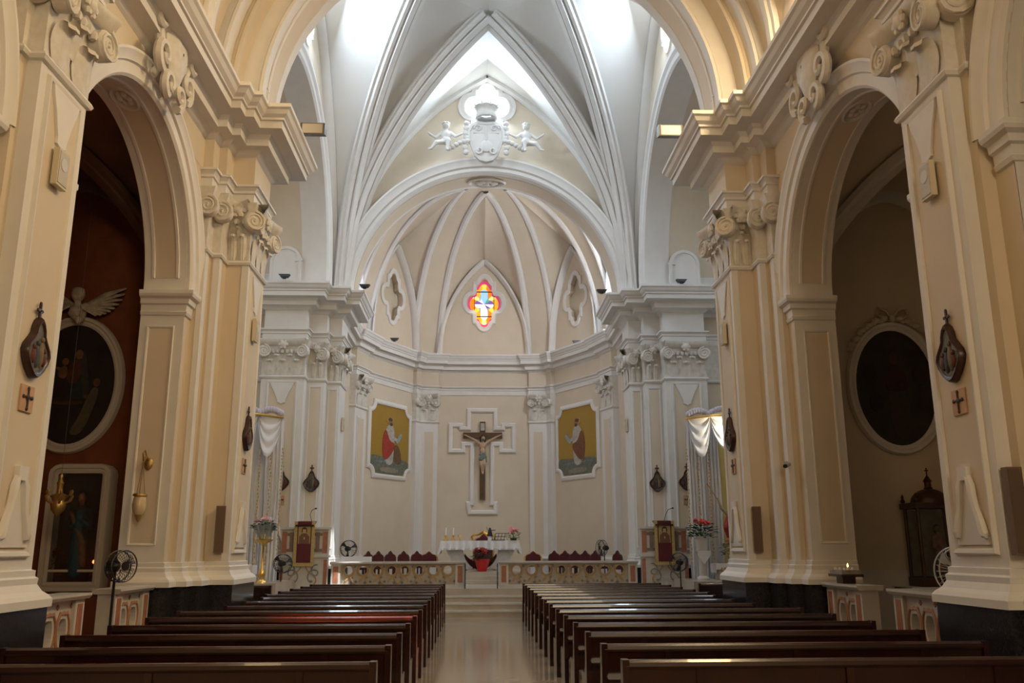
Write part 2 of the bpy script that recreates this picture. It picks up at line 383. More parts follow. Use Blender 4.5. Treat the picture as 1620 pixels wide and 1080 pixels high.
WALLS = {}
for s in (-1, 1):
    M = MX[s]
    W = thing('wall_' + NAME[s], (s * 5.5, 6, 0), 'cream and white stuccoed nave wall with round arch on the %s' % NAME[s], 'wall', kind='structure')
    WALLS[s] = W
    # arcaded wall
    def archline(c, n=36): return [(c - RA, 0)] + [(c - RA * cos(pi * i / n), ZS + RA * sin(pi * i / n)) for i in range(n + 1)] + [(c + RA, 0)]
    out = [(-8, 0)] + archline(YB) + archline(YA) + [(16.75, 0), (16.75, 9.8), (-8, 9.8)]
    MB().plate(out, [], 'x', 5.2, 5.92).build('arcade_wall', CREAM, W, M=M)
    # layered pilasters
    for (x0, ya, yb, m) in ((5.05, 8.44, 9.78, CREAM), (4.9, 8.58, 9.66, WHITE), (5.03, 14.8, 16.75, CREAM), (4.88, 15.12, 16.75, CREAM), (4.48, 15.55, 16.75, CREAM)):
        MB().box(x0, 5.21, ya, yb, 0, 9.0).build('pilaster', m, W, M=M)
    MB().box(5.15, 7.4, 16.42, 16.75, 0, 9.0).build('pier_return', CREAM, W, M=M)
    # white corner strips of the far pier
    mb = MB()
    for x, y, dx, dy in ((4.88, 15.12, .10, .14), (5.03, 14.8, .08, .16), (4.48, 15.55, .11, .10)):
        mb.box(x - .012, x + dx, y - .012, y + dy, 1.5, 6.9)
    mb.build('corner_strip', WHITE, W, M=M)
    panel(W, ('x', 4.9), 8.72, 9.53, 1.72, 6.78, -1, M)
    panel(W, ('x', 4.48), 15.72, 16.58, 1.72, 6.78, -1, M)
    basep1 = [(5.92, YB + RA), (5.2, YB + RA)] + NEARP + [(5.2, YA - RA), (5.92, YA - RA)]
    basep2 = [(5.92, YA + RA), (5.2, YA + RA)] + FARP
    for bp in (basep1, basep2):
        MB().sweep(bp, PLIN, -1).build('granite_plinth', GRAN, W, M=M)
        MB().sweep(bp, BASE, -1).build('base_moulding', WHITE, W, M=M)
    for pp in (NEARP, FARP):
        MB().sweep(pp, ASTR, -1).build('astragal', WHITE, W, M=M)
        MB().sweep(pp, ARCHI, -1).build('architrave', WHITE, W, M=M)
        MB().sweep(pp, [(0, 6.95), (.005, 6.95), (.01, 7.4), (.05, 7.75), (.09, 7.95), (.12, 8.05), (0, 8.05)], -1).build('capital_bell', ORN, W, smooth=True, M=M)
    MB().sweep([(5.2, -8)] + NEARP + FARP, CORN, -1).build('cornice', WHITE, W, M=M)
    MB().sweep([(5.2, -8)] + NEARP + FARP, [(.004, 8.41), (.008, 8.42), (.008, 8.98), (.004, 8.99)], -1, cap=False).build('frieze', CREAM, W, M=M)
    # jambs: impost, panels, soffit frames; archivolt
    for c, far in ((YA, 1), (YA, -1), (YB, 1)):
        yj = c + far * RA
        path = [(5.92, yj), (5.2, yj), (5.2, yj + far * .28)]
        MB().sweep(path, IMPO, -far).build('impost', WHITE, W, M=M)
        mb = MB(); frame_rect(mb, ('y', yj), 5.34, 5.80, 1.85, 5.45, .05, .03, -far); mb.build('jamb_frame', WHITE, W, M=M)
        MB().box(5.20, 5.92, yj - .008, yj + .008, 1.5, 5.66).build('jamb_facing', WHITE, W, M=M)
        MB().box(5.38, 5.76, yj - .012, yj + .012, 1.9, 5.40).build('jamb_field', CREAM, W, M=M)
    for c in (YA, YB):
        mb = MB().arc((c, ZS), RA, 0, pi, [(0, 5.21), (0, 5.16), (.04, 5.12), (.20, 5.12), (.22, 5.08), (.30, 5.07), (.36, 5.03), (.40, 5.03), (.40, 5.21)], 'x', 40)
        mb.build('archivolt', WHITE, W, smooth=30, M=M)
        MB().arc((c, ZS), RA, 0, pi, [(-.004, 5.21), (-.008, 5.21), (-.008, 5.91), (-.004, 5.91)], 'x', 40).build('soffit', WHITE, W, smooth=30, M=M)
        mb = MB()
        for a0, a1 in ((radians(6), radians(174)),):
            for xx in (5.36, 5.76): mb.arc((c, ZS), RA, a0, a1, [(-.008, xx - .03), (-.035, xx - .02), (-.035, xx + .02), (-.008, xx + .03)], 'x', 40)
        mb.build('soffit_frame', WHITE, W, smooth=30, M=M)
        MB().arc((c, ZS), RA, radians(6), radians(174), [(-.008, 5.38), (-.014, 5.38), (-.014, 5.74), (-.008, 5.74)], 'x', 40).build('soffit_field', CREAM, W, smooth=30, M=M)
    for c in (YA,):
        mb = MB(); mb.lathe([(.24, 0), (.26, -.03), (.22, -.05), (.19, -.03), (.17, 0)], (5.56, c, ZS + RA - .012), 24, Matrix.Translation((5.56, c, 0)) @ Matrix.Diagonal((.75, 1.5, 1, 1)) @ Matrix.Translation((-5.56, -c, 0))); mb.build('soffit_rosette_rim', ORN, W, smooth=True, M=M)
        for k in range(6):
            a = pi * k / 3; MB().ell((5.56 + .07 * cos(a), c + .14 * sin(a), ZS + RA - .03), (.05, .08, .035), 8, 6).build('soffit_rosette_petal', ORN, W, smooth=True, M=M)
    # capitals
    capital(W, [(4.86, 8.62, -pi / 2 - .1), (4.86, 9.64, -pi / 2 + .1), (5.02, 8.50, -.2)], 0, 1, M,
            faces=[(4.9, 9.12, -pi / 2, 1.0)])
    capital(W, [(4.44, 15.52, -.5), (4.42, 16.72, -pi / 2 + .25), (4.86, 15.08, -.1), (5.02, 14.78, -.05), (4.46, 15.62, -pi / 2)], 0, 1, M, scale=.95,
            faces=[(4.48, 16.15, -pi / 2, 1.1), (4.68, 15.55, 0, .34)])
    # side aisle: outer wall, end wall with pointed arch, vault and ribs
    AM = RUST if s < 0 else CREAM; VM = BROWNV if s < 0 else CREAM
    MB().box(10, 10.2, -8, 16.75, 0, 9.8).build('aisle_outer_wall', AM, W, M=M)
    MB().box(5.9, 10.1, 16.40, 16.74, 0, 9.8).build('aisle_end_wall', AM, W, M=M)
    def aisle_z(u, v):
        g = lambda q: (1 - abs(q) ** 1.75) ** .62 if abs(q) < 1 else 0
        return 6.1 + 2.75 * max(g(u), g(v))
    for y0, y1 in ((9.8, 16.4), (3.0, 9.8)):
        rows = [[(5.92 + 4.08 * i / 28, y0 + (y1 - y0) * j / 28, aisle_z(2 * i / 28 - 1, 2 * j / 28 - 1)) for i in range(29)] for j in range(29)]
        MB().grid(rows).build('aisle_vault', VM, W, smooth=True, M=M)
        for q in (-1, 1):
            pts = []; ups = []
            for i in range(33):
                t = 2 * i / 32 - 1; pts.append((7.96 + 2.04 * t, (y0 + y1) / 2 + q * t * (y1 - y0) / 2, aisle_z(t, t) - .01)); ups.append((0, 0, -1))
            MB().band(pts, ups, [(-.22, 0), (-.2, .10), (-.08, .10), (-.06, .14), (.06, .14), (.08, .10), (.2, .10), (.22, 0)]).build('vault_rib', BROWNV if s < 0 else PALE, W, smooth=30, M=M)
    pts = [(7.96 + 2.04 * (2 * i / 32 - 1), 16.36, aisle_z(2 * i / 32 - 1, 1)) for i in range(33)]
    MB().band(pts, [(0, 0, -1)] * 33, [(-.06, 0), (-.06, .22), (-.0, .26), (.05, .2), (.05, 0)]).build('wall_arch_rib', BROWNV if s < 0 else PALE, W, smooth=30, M=M)
    mb = MB(); mb.box(5.9, 10, 16.37, 16.41, 0, 1.35); mb.box(5.9, 10, 16.355, 16.41, 1.35, 1.39); mb.build('aisle_dado', PALE if s > 0 else RUST, W, M=M)
# ------------------------------------------------------------------ ceiling of the nave
CEIL = thing('ceiling', (0, 15, 15), 'vaulted ceiling with white ribs over nave, crossing and apse', 'ceiling', kind='structure')
def stilt_arc(mb, r, prof, z0=10.2, zs=9.72, seg=48, M=None, xc=0):
    rows = []
    for i in range(-1, seg + 2):
        a = pi * min(max(i, 0), seg) / seg
        rows.append([(xc + (r + dr) * cos(a), t, z0 + (r + dr) * sin(a) if 0 <= i <= seg else zs) for dr, t in prof])
    return mb.grid(rows, False, M)
def lun_w(th):                                   # half width of a nave lunette at vault angle th
    tm = radians(52); return 2.1 * max(0, 1 - (th / tm) ** 1.6) ** .6 if th < tm else 0
rows_y = [-8 + i * .2 for i in range(int((15.0 + 8) / .2) + 1)] + [15.2]
mb = MB(); NT = 72; V = {}
def vp(i, y): a = pi * i / NT; return (5.2 * cos(a), y, 10.2 + 5.2 * sin(a))
for j in range(len(rows_y) - 1):
    ym = (rows_y[j] + rows_y[j + 1]) / 2
    for i in range(NT):
        th = pi * (i + .5) / NT; th = min(th, pi - th)
        if any(abs(ym - c) < lun_w(th) for c in (YA, YB)): continue
        mb.add([vp(i, rows_y[j]), vp(i + 1, rows_y[j]), vp(i + 1, rows_y[j + 1]), vp(i, rows_y[j + 1])], [(0, 1, 2, 3)])
for s in (-1, 1): mb.box(s * 5.15, s * 5.25, -8, 15.2, 9.7, 10.3) if False else mb.add([(s * 5.2, -8, 9.7), (s * 5.2, 15.2, 9.7), (s * 5.2, 15.2, 10.2), (s * 5.2, -8, 10.2)], [(0, 1, 2, 3)])
mb.build('nave_vault', CREAM, CEIL, smooth=True)
NW = []
for s in (-1, 1):
    for c in (YA, YB):
        rim = []; wal = []; n = 40
        for i in range(n + 1):
            t = -1 + 2 * i / n; tm = radians(52); th = tm * (max(0, 1 - abs(t) ** (1 / .6))) ** (1 / 1.6)
            rim.append((s * 5.2 * cos(th), c + 2.1 * t, 10.2 + 5.2 * sin(th)))
            wal.append((s * 5.2, c + 2.1 * t, 10.2 + 3.2 * sin(pi / 2 * (1 - abs(t))) ** .9))
        MB().grid([rim, wal]).build('lunette_web', CREAM, CEIL, smooth=True)
        MB().band(rim, [(-s, 0, -.8)] * (n + 1), [(-.20, -.02), (-.18, .07), (-.08, .07), (-.05, .11), (.05, .11), (.08, .07), (.18, .07), (.20, -.02)]).build('lunette_rim', WHITE, CEIL, smooth=30)
        hole = [(c - .75, 10.75)] + [(c - .75 * cos(pi * i / 16), 12.2 + .75 * sin(pi * i / 16)) for i in range(17)] + [(c + .75, 10.75)]
        outer = [(p[1], p[2]) for p in wal] + [(c + 2.1, 9.7), (c - 2.1, 9.7)]
        MB().plate(outer, [hole], 'x', s * 5.2, s * 5.45).build('lunette_wall', CREAM, CEIL)
        NW.append((s, c, hole))
# triumphal arch between nave and crossing, in three steps
for r, ya, yb, m in ((4.43, 15.55, 16.75, WHITE), (4.83, 15.12, 15.56, CREAM), (4.98, 14.8, 15.13, WHITE)):
    stilt_arc(MB(), r, [(.8, ya), (.10, ya), (.06, ya - .05), (.0, ya - .05), (0, yb), (.8, yb)]).build('triumphal_arch', m, CEIL, smooth=30)
mb = MB(); stilt_arc(mb, 4.425, [(0, 15.80), (-.02, 15.82), (-.02, 15.88), (0, 15.9)], zs=10.2); stilt_arc(mb, 4.425, [(0, 16.4), (-.02, 16.42), (-.02, 16.48), (0, 16.5)], zs=10.2)
mb.build('triumphal_soffit_frame', WHITE, CEIL, smooth=30)
stilt_arc(MB(), 4.424, [(0, 15.9), (-.006, 15.9), (-.006, 16.4), (0, 16.4)], zs=10.2, z0=10.2).build('triumphal_soffit_field', CREAM, CEIL, smooth=30)
for s in (-1, 1):                                   # small round-headed panel at the foot of the soffit
    pts = [(15.84, 9.74), (15.84, 10.55)] + [(16.15 - .31 * cos(pi * i / 12), 10.55 + .31 * sin(pi * i / 12)) for i in range(13)] + [(16.46, 9.74)]
    mb = MB(); outline_frame(mb, pts, ('x', s * 4.42), [(-.03, 0), (-.03, .03), (.03, .03), (.03, 0)], -s, closed=False); mb.build('soffit_niche_frame', WHITE, CEIL)

# ------------------------------------------------------------------ crossing
XC, YC = 4.6, 22.1
def zf(t): return 9.75 + sqrt(max(0, 8.745 ** 2 - (4.145 + 4.6 * (1 - t)) ** 2))
NT2 = 24; TS = [1 - (1 - i / NT2) ** 1.6 for i in range(NT2 + 1)]
RIB = [(-.36, -.03), (-.36, .06), (-.27, .06), (-.25, .15), (-.15, .16), (-.13, .10), (-.09, .10), (-.08, .21), (.08, .21), (.09, .10), (.13, .10), (.15, .16), (.25, .15), (.27, .06), (.36, .06), (.36, -.03)]
def rims(sx, sy):
    cx, cy = sx * (XC if sy > 0 else 5.0), YC + sy * 5.0
    back = [(cx * (1 - t), cy + (YC + sy * 1.45 - cy) * t, zf(t)) for t in TS]
    side = [(cx + (sx * 1.95 - cx) * t, cy + (YC - cy) * t, zf(t)) for t in TS]
    wb = [(cx * (1 - t), YC + sy * 5.12, zf(t)) for t in TS]
    ws = [(sx * 5.0, cy + (YC - cy) * t, zf(t)) for t in TS]
    return back, side, wb, ws
for sx in (-1, 1):
    for sy in (-1, 1):
        b, sd, wb, ws = rims(sx, sy)
        rows = []
        for q in range(7):
            k = q / 6; rows.append([tuple(Vector(p) * (1 - k) + Vector(r) * k + Vector((0, 0, .5 * sin(pi * k) * sin(pi * t)))) for p, r, t in zip(b, sd, TS)])
        MB().grid(rows).build('crossing_web', PALE, CEIL, smooth=True)
        MB().grid([b, wb]).build('crossing_lunette', PALE, CEIL, smooth=True)
        MB().grid([sd, ws]).build('crossing_lunette', PALE, CEIL, smooth=True)
        for c in ((b, sd) if sy > 0 else (sd,)):
            ups = [tuple(Vector((0, YC, 11.5)) - Vector(p)) for p in c]
            MB().band(c, ups, RIB).build('crossing_rib', WHITE, CEIL, smooth=30)
        ups = [(0, -sy * .3, -.4 - .0 * t) if False else (-sx * (1 - t) * .7, 0, -1) for t in TS]
        if sy > 0: MB().band(wb, ups, [(-.22, 0), (-.22, .10), (-.1, .16), (.1, .16), (.22, .10), (.22, 0)]).build('wall_rib', WHITE, CEIL, smooth=30)
        ups = [(0, -sy * (1 - t) * .7, -1) for t in TS]
        MB().band(ws, ups, [(-.22, 0), (-.22, .10), (-.1, .16), (.1, .16), (.22, .10), (.22, 0)]).build('wall_rib', WHITE, CEIL, smooth=30)
zt = zf(1)
MB().add([(0, YC + 1.45, zt), (1.95, YC, zt), (0, YC - 1.45, zt), (-1.95, YC, zt), (0, YC, zt + .5)], [(0, 1, 4), (1, 2, 4), (2, 3, 4), (3, 0, 4)]).build('crossing_cap', PALE, CEIL)

QF = foil(.50, .45, .36, (.44, .58))
QFX = [(x * .91, z * 1.1) for x, z in QF]
def mv(pts, a, z): return [(p[0] + a, p[1] + z) for p in pts]
WB = thing('wall_crossing', (0, 27.3, 0), 'cream wall over the white sanctuary arch with quatrefoil window', 'wall', kind='structure')
ZA, RS = 9.6, 4.27
RH = RS + .06
cx_out = [(-8.2, 9.7), (-RH, 9.7)] + [(-RH * cos(pi * i / 40), ZA + RH * sin(pi * i / 40)) for i in range(1, 40)] + [(RH, 9.7), (8.2, 9.7), (8.2, 18.2), (-8.2, 18.2)]
MB().plate(cx_out, [mv(QFX, 0, 16.35)], 'y', 27.2, 27.75).build('spandrel_wall', CREAM, WB)
mb = MB().arc((0, ZA), RS, 0, pi, [(0, 27.76), (0, 27.0), (.05, 26.95), (.16, 26.95), (.20, 26.88), (.34, 26.86), (.42, 26.80), (.48, 26.80), (.50, 26.9), (.50, 27.25)], 'y', 56)
mb.build('sanctuary_archivolt', WHITE, WB, smooth=30)
MB().arc((0, ZA), RS, 0, pi, [(.5, 27.7), (0, 27.7), (0, 28.25), (.5, 28.25)], 'y', 56).build('sanctuary_soffit', WHITE, WB, smooth=30)
MB().arc((0, ZA), RS, radians(4), radians(176), [(0, 27.25), (-.012, 27.25), (-.012, 28.05), (0, 28.05)], 'y', 56).build('sanctuary_soffit_field', CREAM, WB, smooth=30)
mb = MB(); outline_frame(mb, mv([(x * 1.2, z * 1.2) for x, z in QFX], 0, 16.35), ('y', 27.2), [(-.10, 0), (-.10, .04), (.04, .06), (.06, 0)], -1)
outline_frame(mb, mv(QFX, 0, 16.35), ('y', 27.2), [(-.02, .0), (-.02, .05), (.06, .05), (.06, 0)], -1); mb.build('window_surround', WHITE, WB)
SW = {}
for s in (-1, 1):
    M = MX[s]; SWL = thing('wall_transept_' + NAME[s], (s * 6, 22, 0), 'white %s transept wall and arch beside the crossing' % NAME[s], 'wall', kind='structure'); SW[s] = SWL
    o = [(16.6, 9.7), (21.7 - 4.66, 9.7)] + [(21.7 - 4.66 * cos(pi * i / 40), 9.8 + 4.66 * sin(pi * i / 40)) for i in range(41)] + [(21.7 + 4.66, 9.7), (27.3, 9.7), (27.3, 18.2), (16.6, 18.2)]
    MB().plate(o, [mv(QFX, 21.9, 16.3)], 'x', 5.05, 5.35).build('transept_upper_wall', CREAM, SWL, M=M)
    MB().arc((21.7, 9.8), 4.6, 0, pi, [(.3, 5.3), (.01, 5.3), (.01, 8.3), (.3, 8.3)], 'x', 48).build('transept_barrel', CREAM, SWL, smooth=30, M=M)
    MB().arc((21.7, 9.8), 4.6, 0, pi, [(.05, 5.75), (0, 5.75), (0, 4.98), (.06, 4.92), (.22, 4.92), (.3, 4.86), (.42, 4.86), (.44, 5.1)], 'x', 48).build('transept_archivolt', WHITE, SWL, smooth=30, M=M)
    mb = MB(); outline_frame(mb, mv(QFX, 21.9, 16.3), ('x', 5.05), [(-.02, 0), (-.02, .05), (.08, .05), (.08, 0)], -1); mb.build('window_surround', WHITE, SWL, M=M)
    MB().box(8.2, 8.4, 16.76, 27.3, 0, 14.6).build('transept_outer_wall', PALE, SWL, M=M)
    MB().box(5.7, 8.3, 27.06, 27.3, 0, 14.6).build('transept_back_wall', CREAM, SWL, M=M)
    MB().box(5.9, 8.3, 16.70, 16.9, 8.9, 14.6).build('transept_front_wall', CREAM, SWL, M=M)
    # foot of the transept arch above pilaster A: field with round-headed panel
    mb = MB()
    pts = [(5.75, 9.75), (5.75, 10.45)] + [(6.2 - .45 * cos(pi * i / 14), 10.45 + .45 * sin(pi * i / 14)) for i in range(15)] + [(6.65, 9.75)]
    mb.prism(pts, 'y', 26.10, 26.6); outline_frame(mb, pts, ('y', 26.10), [(-.03, 0), (-.03, .04), (.06, .04), (.06, 0)], -1, closed=False)
    mb.build('arch_foot_panel', WHITE, SWL, M=M)
    MB().box(5.05, 8.2, 26.3, 27.3, 9.7, 10.2).build('arch_foot', WHITE, SWL, M=M)
    # sanctuary pier in three steps
    PIER = [(8.2, 27.04), (6.84, 27.04), (6.84, 26.53), (5.54, 26.53), (5.54, 27.04), (5.01, 27.04), (5.01, 27.5), (4.61, 27.5), (4.61, 28.7), (5.2, 28.7)]
    for x0, x1, ya, m in ((5.54, 6.84, 26.53, WHITE), (5.01, 5.6, 27.04, WHITE), (4.61, 5.1, 27.5, WHITE)):
        MB().box(x0, x1, ya, 28.7, 0, 9.0).build('pier', m, SWL, M=M)
    for nm, pr, m in (('granite_plinth', PLIN, GRAN), ('base_moulding', BASE, WHITE), ('astragal', ASTR, WHITE), ('architrave', ARCHI, WHITE), ('cornice', CORN, WHITE)):
        MB().sweep(PIER, pr, -1).build(nm, m, SWL, M=M)
    MB().sweep(PIER[:-1], [(0, 6.95), (.005, 6.95), (.01, 7.4), (.05, 7.75), (.09, 7.95), (.12, 8.05), (0, 8.05)], -1).build('capital_bell', ORN, SWL, smooth=True, M=M)
    panel(SWL, ('y', 26.53), 5.72, 6.66, 1.72, 6.78, -1, M)
    for x0, x1, yy in ((5.12, 5.44, 27.04), (4.70, 4.93, 27.5)):
        mb = MB(); frame_rect(mb, ('y', yy), x0 - .04, x1 + .04, 1.8, 6.7, .05, .03, -1); mb.build('panel_frame', WHITE, SWL, M=M)
        MB().box(x0, x1, yy - .012, yy, 1.86, 6.64).build('panel_field', CREAM, SWL, M=M)
    capital(SWL, [(5.58, 26.5, .25), (6.80, 26.5, -.25), (5.05, 27.0, .3), (4.66, 27.46, .3), (4.58, 27.6, -pi / 2), (4.58, 28.6, -pi / 2)], 0, 1, M,
            faces=[(6.19, 26.53, 0, 1.2), (5.25, 27.04, 0, .42), (4.8, 27.5, 0, .34), (4.61, 28.1, -pi / 2, 1.0)])
# close the shell above the triumphal arch
o = [(-8.2, 9.7), (-4.6, 9.7)] + [(-4.6 * cos(pi * i / 40), 10.2 + 4.6 * sin(pi * i / 40)) for i in range(41)] + [(4.6, 9.7), (8.2, 9.7), (8.2, 18.2), (-8.2, 18.2)]
MB().plate(o, [], 'y', 16.7, 16.95).build('triumphal_upper_wall', CREAM, CEIL)
# ------------------------------------------------------------------ apse
AP = thing('wall_apse', (0, 36.5, 0), 'polygonal cream apse wall with white pilasters and cornice', 'wall', kind='structure')
HALF = [(4.95, 28.7), (4.95, 32.0), (4.74, 32.0), (4.44, 32.95), (4.58, 33.02), (2.94, 36.02), (2.78, 35.95), (2.62, 36.26), (1.9, 36.34), (1.9, 36.5)]
FULL = [(-x, y) for x, y in HALF] + HALF[::-1]
def thick(seg): return seg
WALLSEG = {0: CREAM, 4: CREAM, 9: CREAM, 14: CREAM, 18: CREAM}
run = []
for i in range(len(FULL) - 1):
    a, b = FULL[i], FULL[i + 1]
    d = Vector((b[0] - a[0], b[1] - a[1])).normalized(); n = Vector((-d.y, d.x)) * .25
    m = WALLSEG.get(i, WHITE)
    MB().prism([a, b, (b[0] + n.x, b[1] + n.y), (a[0] + n.x, a[1] + n.y)], 'z', .5, 9.5).build('apse_wall' if m is CREAM else 'apse_pilaster', m, AP)
MB().sweep(FULL, sc_prof(CORN, .62), 1, cap=False).build('apse_cornice', WHITE, AP)
MB().sweep(FULL, [(.004, 8.3), (.01, 8.41), (.01, 8.98), (.004, 9.0)], 1, cap=False).build('apse_frieze', CREAM, AP)
MB().sweep(FULL, ARCHI, 1, cap=False).build('apse_architrave', WHITE, AP)
for sx in (-1, 1):
    PIL = [[(4.95, 32.0), (4.74, 32.0), (4.44, 32.95), (4.58, 33.02)], [(2.94, 36.02), (2.78, 35.95), (2.62, 36.26), (1.9, 36.34), (1.9, 36.5)]]
    for q, p in enumerate(PIL):
        p = [(sx * x, y) for x, y in p]; sd = 1 if sx < 0 else -1
        for nm, pr, m in (('astragal', ASTR, WHITE), ('base_moulding', [(o * .7, z * .55 + .70 - .0) for o, z in BASE], WHITE)):
            MB().sweep(p, pr, sd).build(nm, m, AP)
        MB().sweep(p, [(0, 6.95), (.01, 6.95), (.02, 7.4), (.05, 7.75), (.09, 7.95), (.10, 8.05), (0, 8.05)], sd).build('capital_bell', ORN, AP, smooth=True)
    # capitals: one on the canted pilaster, one folded at the corner of the centre wall
    an = atan2(.95, -.30)
    def canted(x, y, off): return x, y
    a1 = -pi / 2 + .31
    capital(AP, [(4.74, 32.08, a1 - .2), (4.42, 32.9, a1 + .2)], 0, 1, MX[sx], faces=[(4.58, 32.48, a1, .85)], scale=.8)
    capital(AP, [(2.60, 36.2, -.3), (1.95, 36.30, .2), (2.76, 35.98, -pi / 2 + .5)], 0, 1, MX[sx], faces=[(2.26, 36.29, .11, .66)], scale=.8)
    # sunk strips in the pilasters
    for x0, y0, x1, y1 in ((2.50, 36.27, 2.02, 36.325), (4.68, 32.18, 4.50, 32.76)):
        d = Vector((x1 - x0, y1 - y0)); n = Vector((d.y, -d.x)).normalized(); n = n if n.y < 0 or n.x < 0 else -n
        for w, dp, m, nm in ((0, .02, WHITE, 'panel_frame'), (.06, .03, CREAM, 'panel_field')):
            dd = d.normalized() * w; a = Vector((x0, y0)) + dd; b = Vector((x1, y1)) - dd
            MB().prism([tuple(a), tuple(b), tuple(b + n * dp), tuple(a + n * dp)], 'z', 1.5 + w, 6.55 - w).build(nm, m, AP, M=MX[sx])
# moulded cross surround behind the crucifix
cp = [(-.48, 3.18), (.48, 3.18), (.48, 3.62), (.30, 3.62), (.30, 5.85), (.62, 5.85), (.62, 5.62), (1.36, 5.62), (1.36, 6.92), (.86, 6.92), (.86, 6.72), (.52, 6.72), (.52, 7.48), (-.52, 7.48), (-.52, 6.72), (-.86, 6.72), (-.86, 6.92), (-1.36, 6.92), (-1.36, 5.62), (-.62, 5.62), (-.62, 5.85), (-.30, 5.85), (-.30, 3.62), (-.48, 3.62)]
cp = [(-.56, 3.22), (.50, 3.22), (.50, 3.58), (.36, 3.58), (.36, 6.0), (.72, 6.0), (.72, 5.72), (1.26, 5.72), (1.26, 6.80), (.80, 6.80), (.80, 6.66), (.50, 6.66), (.50, 7.42), (-.62, 7.42), (-.62, 6.66), (-.92, 6.66), (-.92, 6.80), (-1.38, 6.80), (-1.38, 5.72), (-.84, 5.72), (-.84, 6.0), (-.48, 6.0), (-.48, 3.58), (-.62, 3.58)]
mb = MB(); outline_frame(mb, cp, ('y', 36.5), [(-.10, 0), (-.10, .05), (-.05, .09), (.05, .09), (.07, .06), (.09, .05), (.09, 0)], -1); mb.build('cross_surround', WHITE, AP)

# apse vault: lunettes between tapering bands that meet near the sanctuary arch
KP = Vector((0, 30.9, 15.6)); NV = 20
def quarter(a, b, n=NV):
    out = []
    for i in range(n + 1):
        t = pi / 2 * i / n; k = 1 - cos(t); out.append((a[0] + (b[0] - a[0]) * k, a[1] + (b[1] - a[1]) * k, a[2] + (b[2] - a[2]) * sin(t)))
    return out
def pointed(a, b, n=NV):                       # wall arch half: foot a to apex b
    out = []
    for i in range(n + 1):
        t = i / n; u = 1 - (1 - t) ** 1.5; L = hypot(b[0] - a[0], b[1] - a[1]); c = L * 1.7; R = L + c
        h0 = sqrt(R * R - c * c); h = sqrt(max(0, R * R - (c + L * (1 - u)) ** 2)) / h0
        out.append((a[0] + (b[0] - a[0]) * u, a[1] + (b[1] - a[1]) * u, a[2] + (b[2] - a[2]) * h))
    return out
LUN = [((-4.75, 28.45), (-4.85, 32.0)), ((-4.50, 33.05), (-2.92, 35.95)), ((-1.9, 36.4), (1.9, 36.4)), ((2.92, 35.95), (4.50, 33.05)), ((4.85, 32.0), (4.75, 28.45))]
QG = [(x * .95, z * 1.36) for x, z in foil(.46, .48, .30, (.40, .56))]
APEX = []; EDG = []
for i, (a, b) in enumerate(LUN):
    mid = Vector(((a[0] + b[0]) / 2, (a[1] + b[1]) / 2)); d = (mid - Vector((0, 30.9)))
    ap = Vector((0, 30.9)) + d.normalized() * 1.12; ap = Vector((ap.x, ap.y, 15.35)); APEX.append(ap)
    zt = 13.9 if i != 0 and i != 4 else 13.2
    e1, e2 = quarter((*a, 9.72), ap), quarter((*b, 9.72), ap); EDG.append((e1, e2))
    w1, w2 = pointed((*a, 9.72), (mid.x, mid.y, zt)), pointed((*b, 9.72), (mid.x, mid.y, zt))
    for e, w in ((e1, w1), (e2, w2)):
        MB().grid([e, w]).build('apse_lunette', CREAM, CEIL, smooth=True)
        ups = [tuple(Vector((0, 31.5, 10)) - Vector(p)) for p in e]
        MB().band(e, ups, [(-.13, -.02), (-.13, .07), (-.05, .12), (.05, .12), (.13, .07), (.13, -.02)]).build('apse_rib', WHITE, CEIL, smooth=30)
        ups = [tuple(Vector((mid.x, mid.y, 9.0)) * .0 + Vector((-d.x, -d.y, 0)).normalized() * .35 + Vector((mid.x - p[0], mid.y - p[1], -1.0))) for p in w]
        MB().band([tuple(Vector(p) - Vector((d.x, d.y, 0)).normalized() * .12) for p in w], ups, [(-.16, -.03), (-.16, .05), (-.06, .09), (.06, .09), (.16, .05), (.16, -.03)]).build('apse_wall_rib', WHITE, CEIL, smooth=30)
    # wall of the lunette with its window opening
    ux = (Vector(b) - Vector(a)).normalized(); L = (Vector(b) - Vector(a)).length
    def to2(p): return ((p[0] - mid.x) * ux.x + (p[1] - mid.y) * ux.y, p[2])
    outl = [to2(p) for p in w1] + [to2(p) for p in w2[::-1][1:]]
    outl = [(-L / 2 - .1, 9.5)] + outl + [(L / 2 + .1, 9.5)]
    zc = 12.06 if i == 2 else 11.75
    q = QG if i == 2 else [(x * .95, z * .92) for x, z in QG]
    if i in (0, 4): q = [(x * .95, z * .95) for x, z in QG]; zc = 11.4
    nrm = Vector((d.x, d.y, 0)).normalized()
    MM = Matrix(((ux.x, nrm.x, 0, mid.x), (ux.y, nrm.y, 0, mid.y), (0, 0, 1, 0), (0, 0, 0, 1)))
    MB().plate(outl, [mv(q, 0, zc)], 'y', 0, .35, M=MM).build('apse_lunette_wall', CREAM, AP)
    mb = MB(); outline_frame(mb, mv([(x * 1.26, z * 1.2) for x, z in q], 0, zc), ('y', 0), [(-.16, 0), (-.16, .03), (-.02, .06), (.03, .04), (.03, 0)], -1, M=MM); mb.build('window_surround', WHITE, AP)
    LUN[i] = (a, b, MM, q, zc)
for i in range(4): MB().grid([EDG[i][1], EDG[i + 1][0]]).build('apse_band', CREAM, CEIL, smooth=True)
nA = NV
arcL = [(-RS * cos(pi / 2 * i / nA), 28.25, ZA + RS * sin(pi / 2 * i / nA)) for i in range(nA + 1)]
arcR = [(RS * cos(pi / 2 * i / nA), 28.25, ZA + RS * sin(pi / 2 * i / nA)) for i in range(nA + 1)]
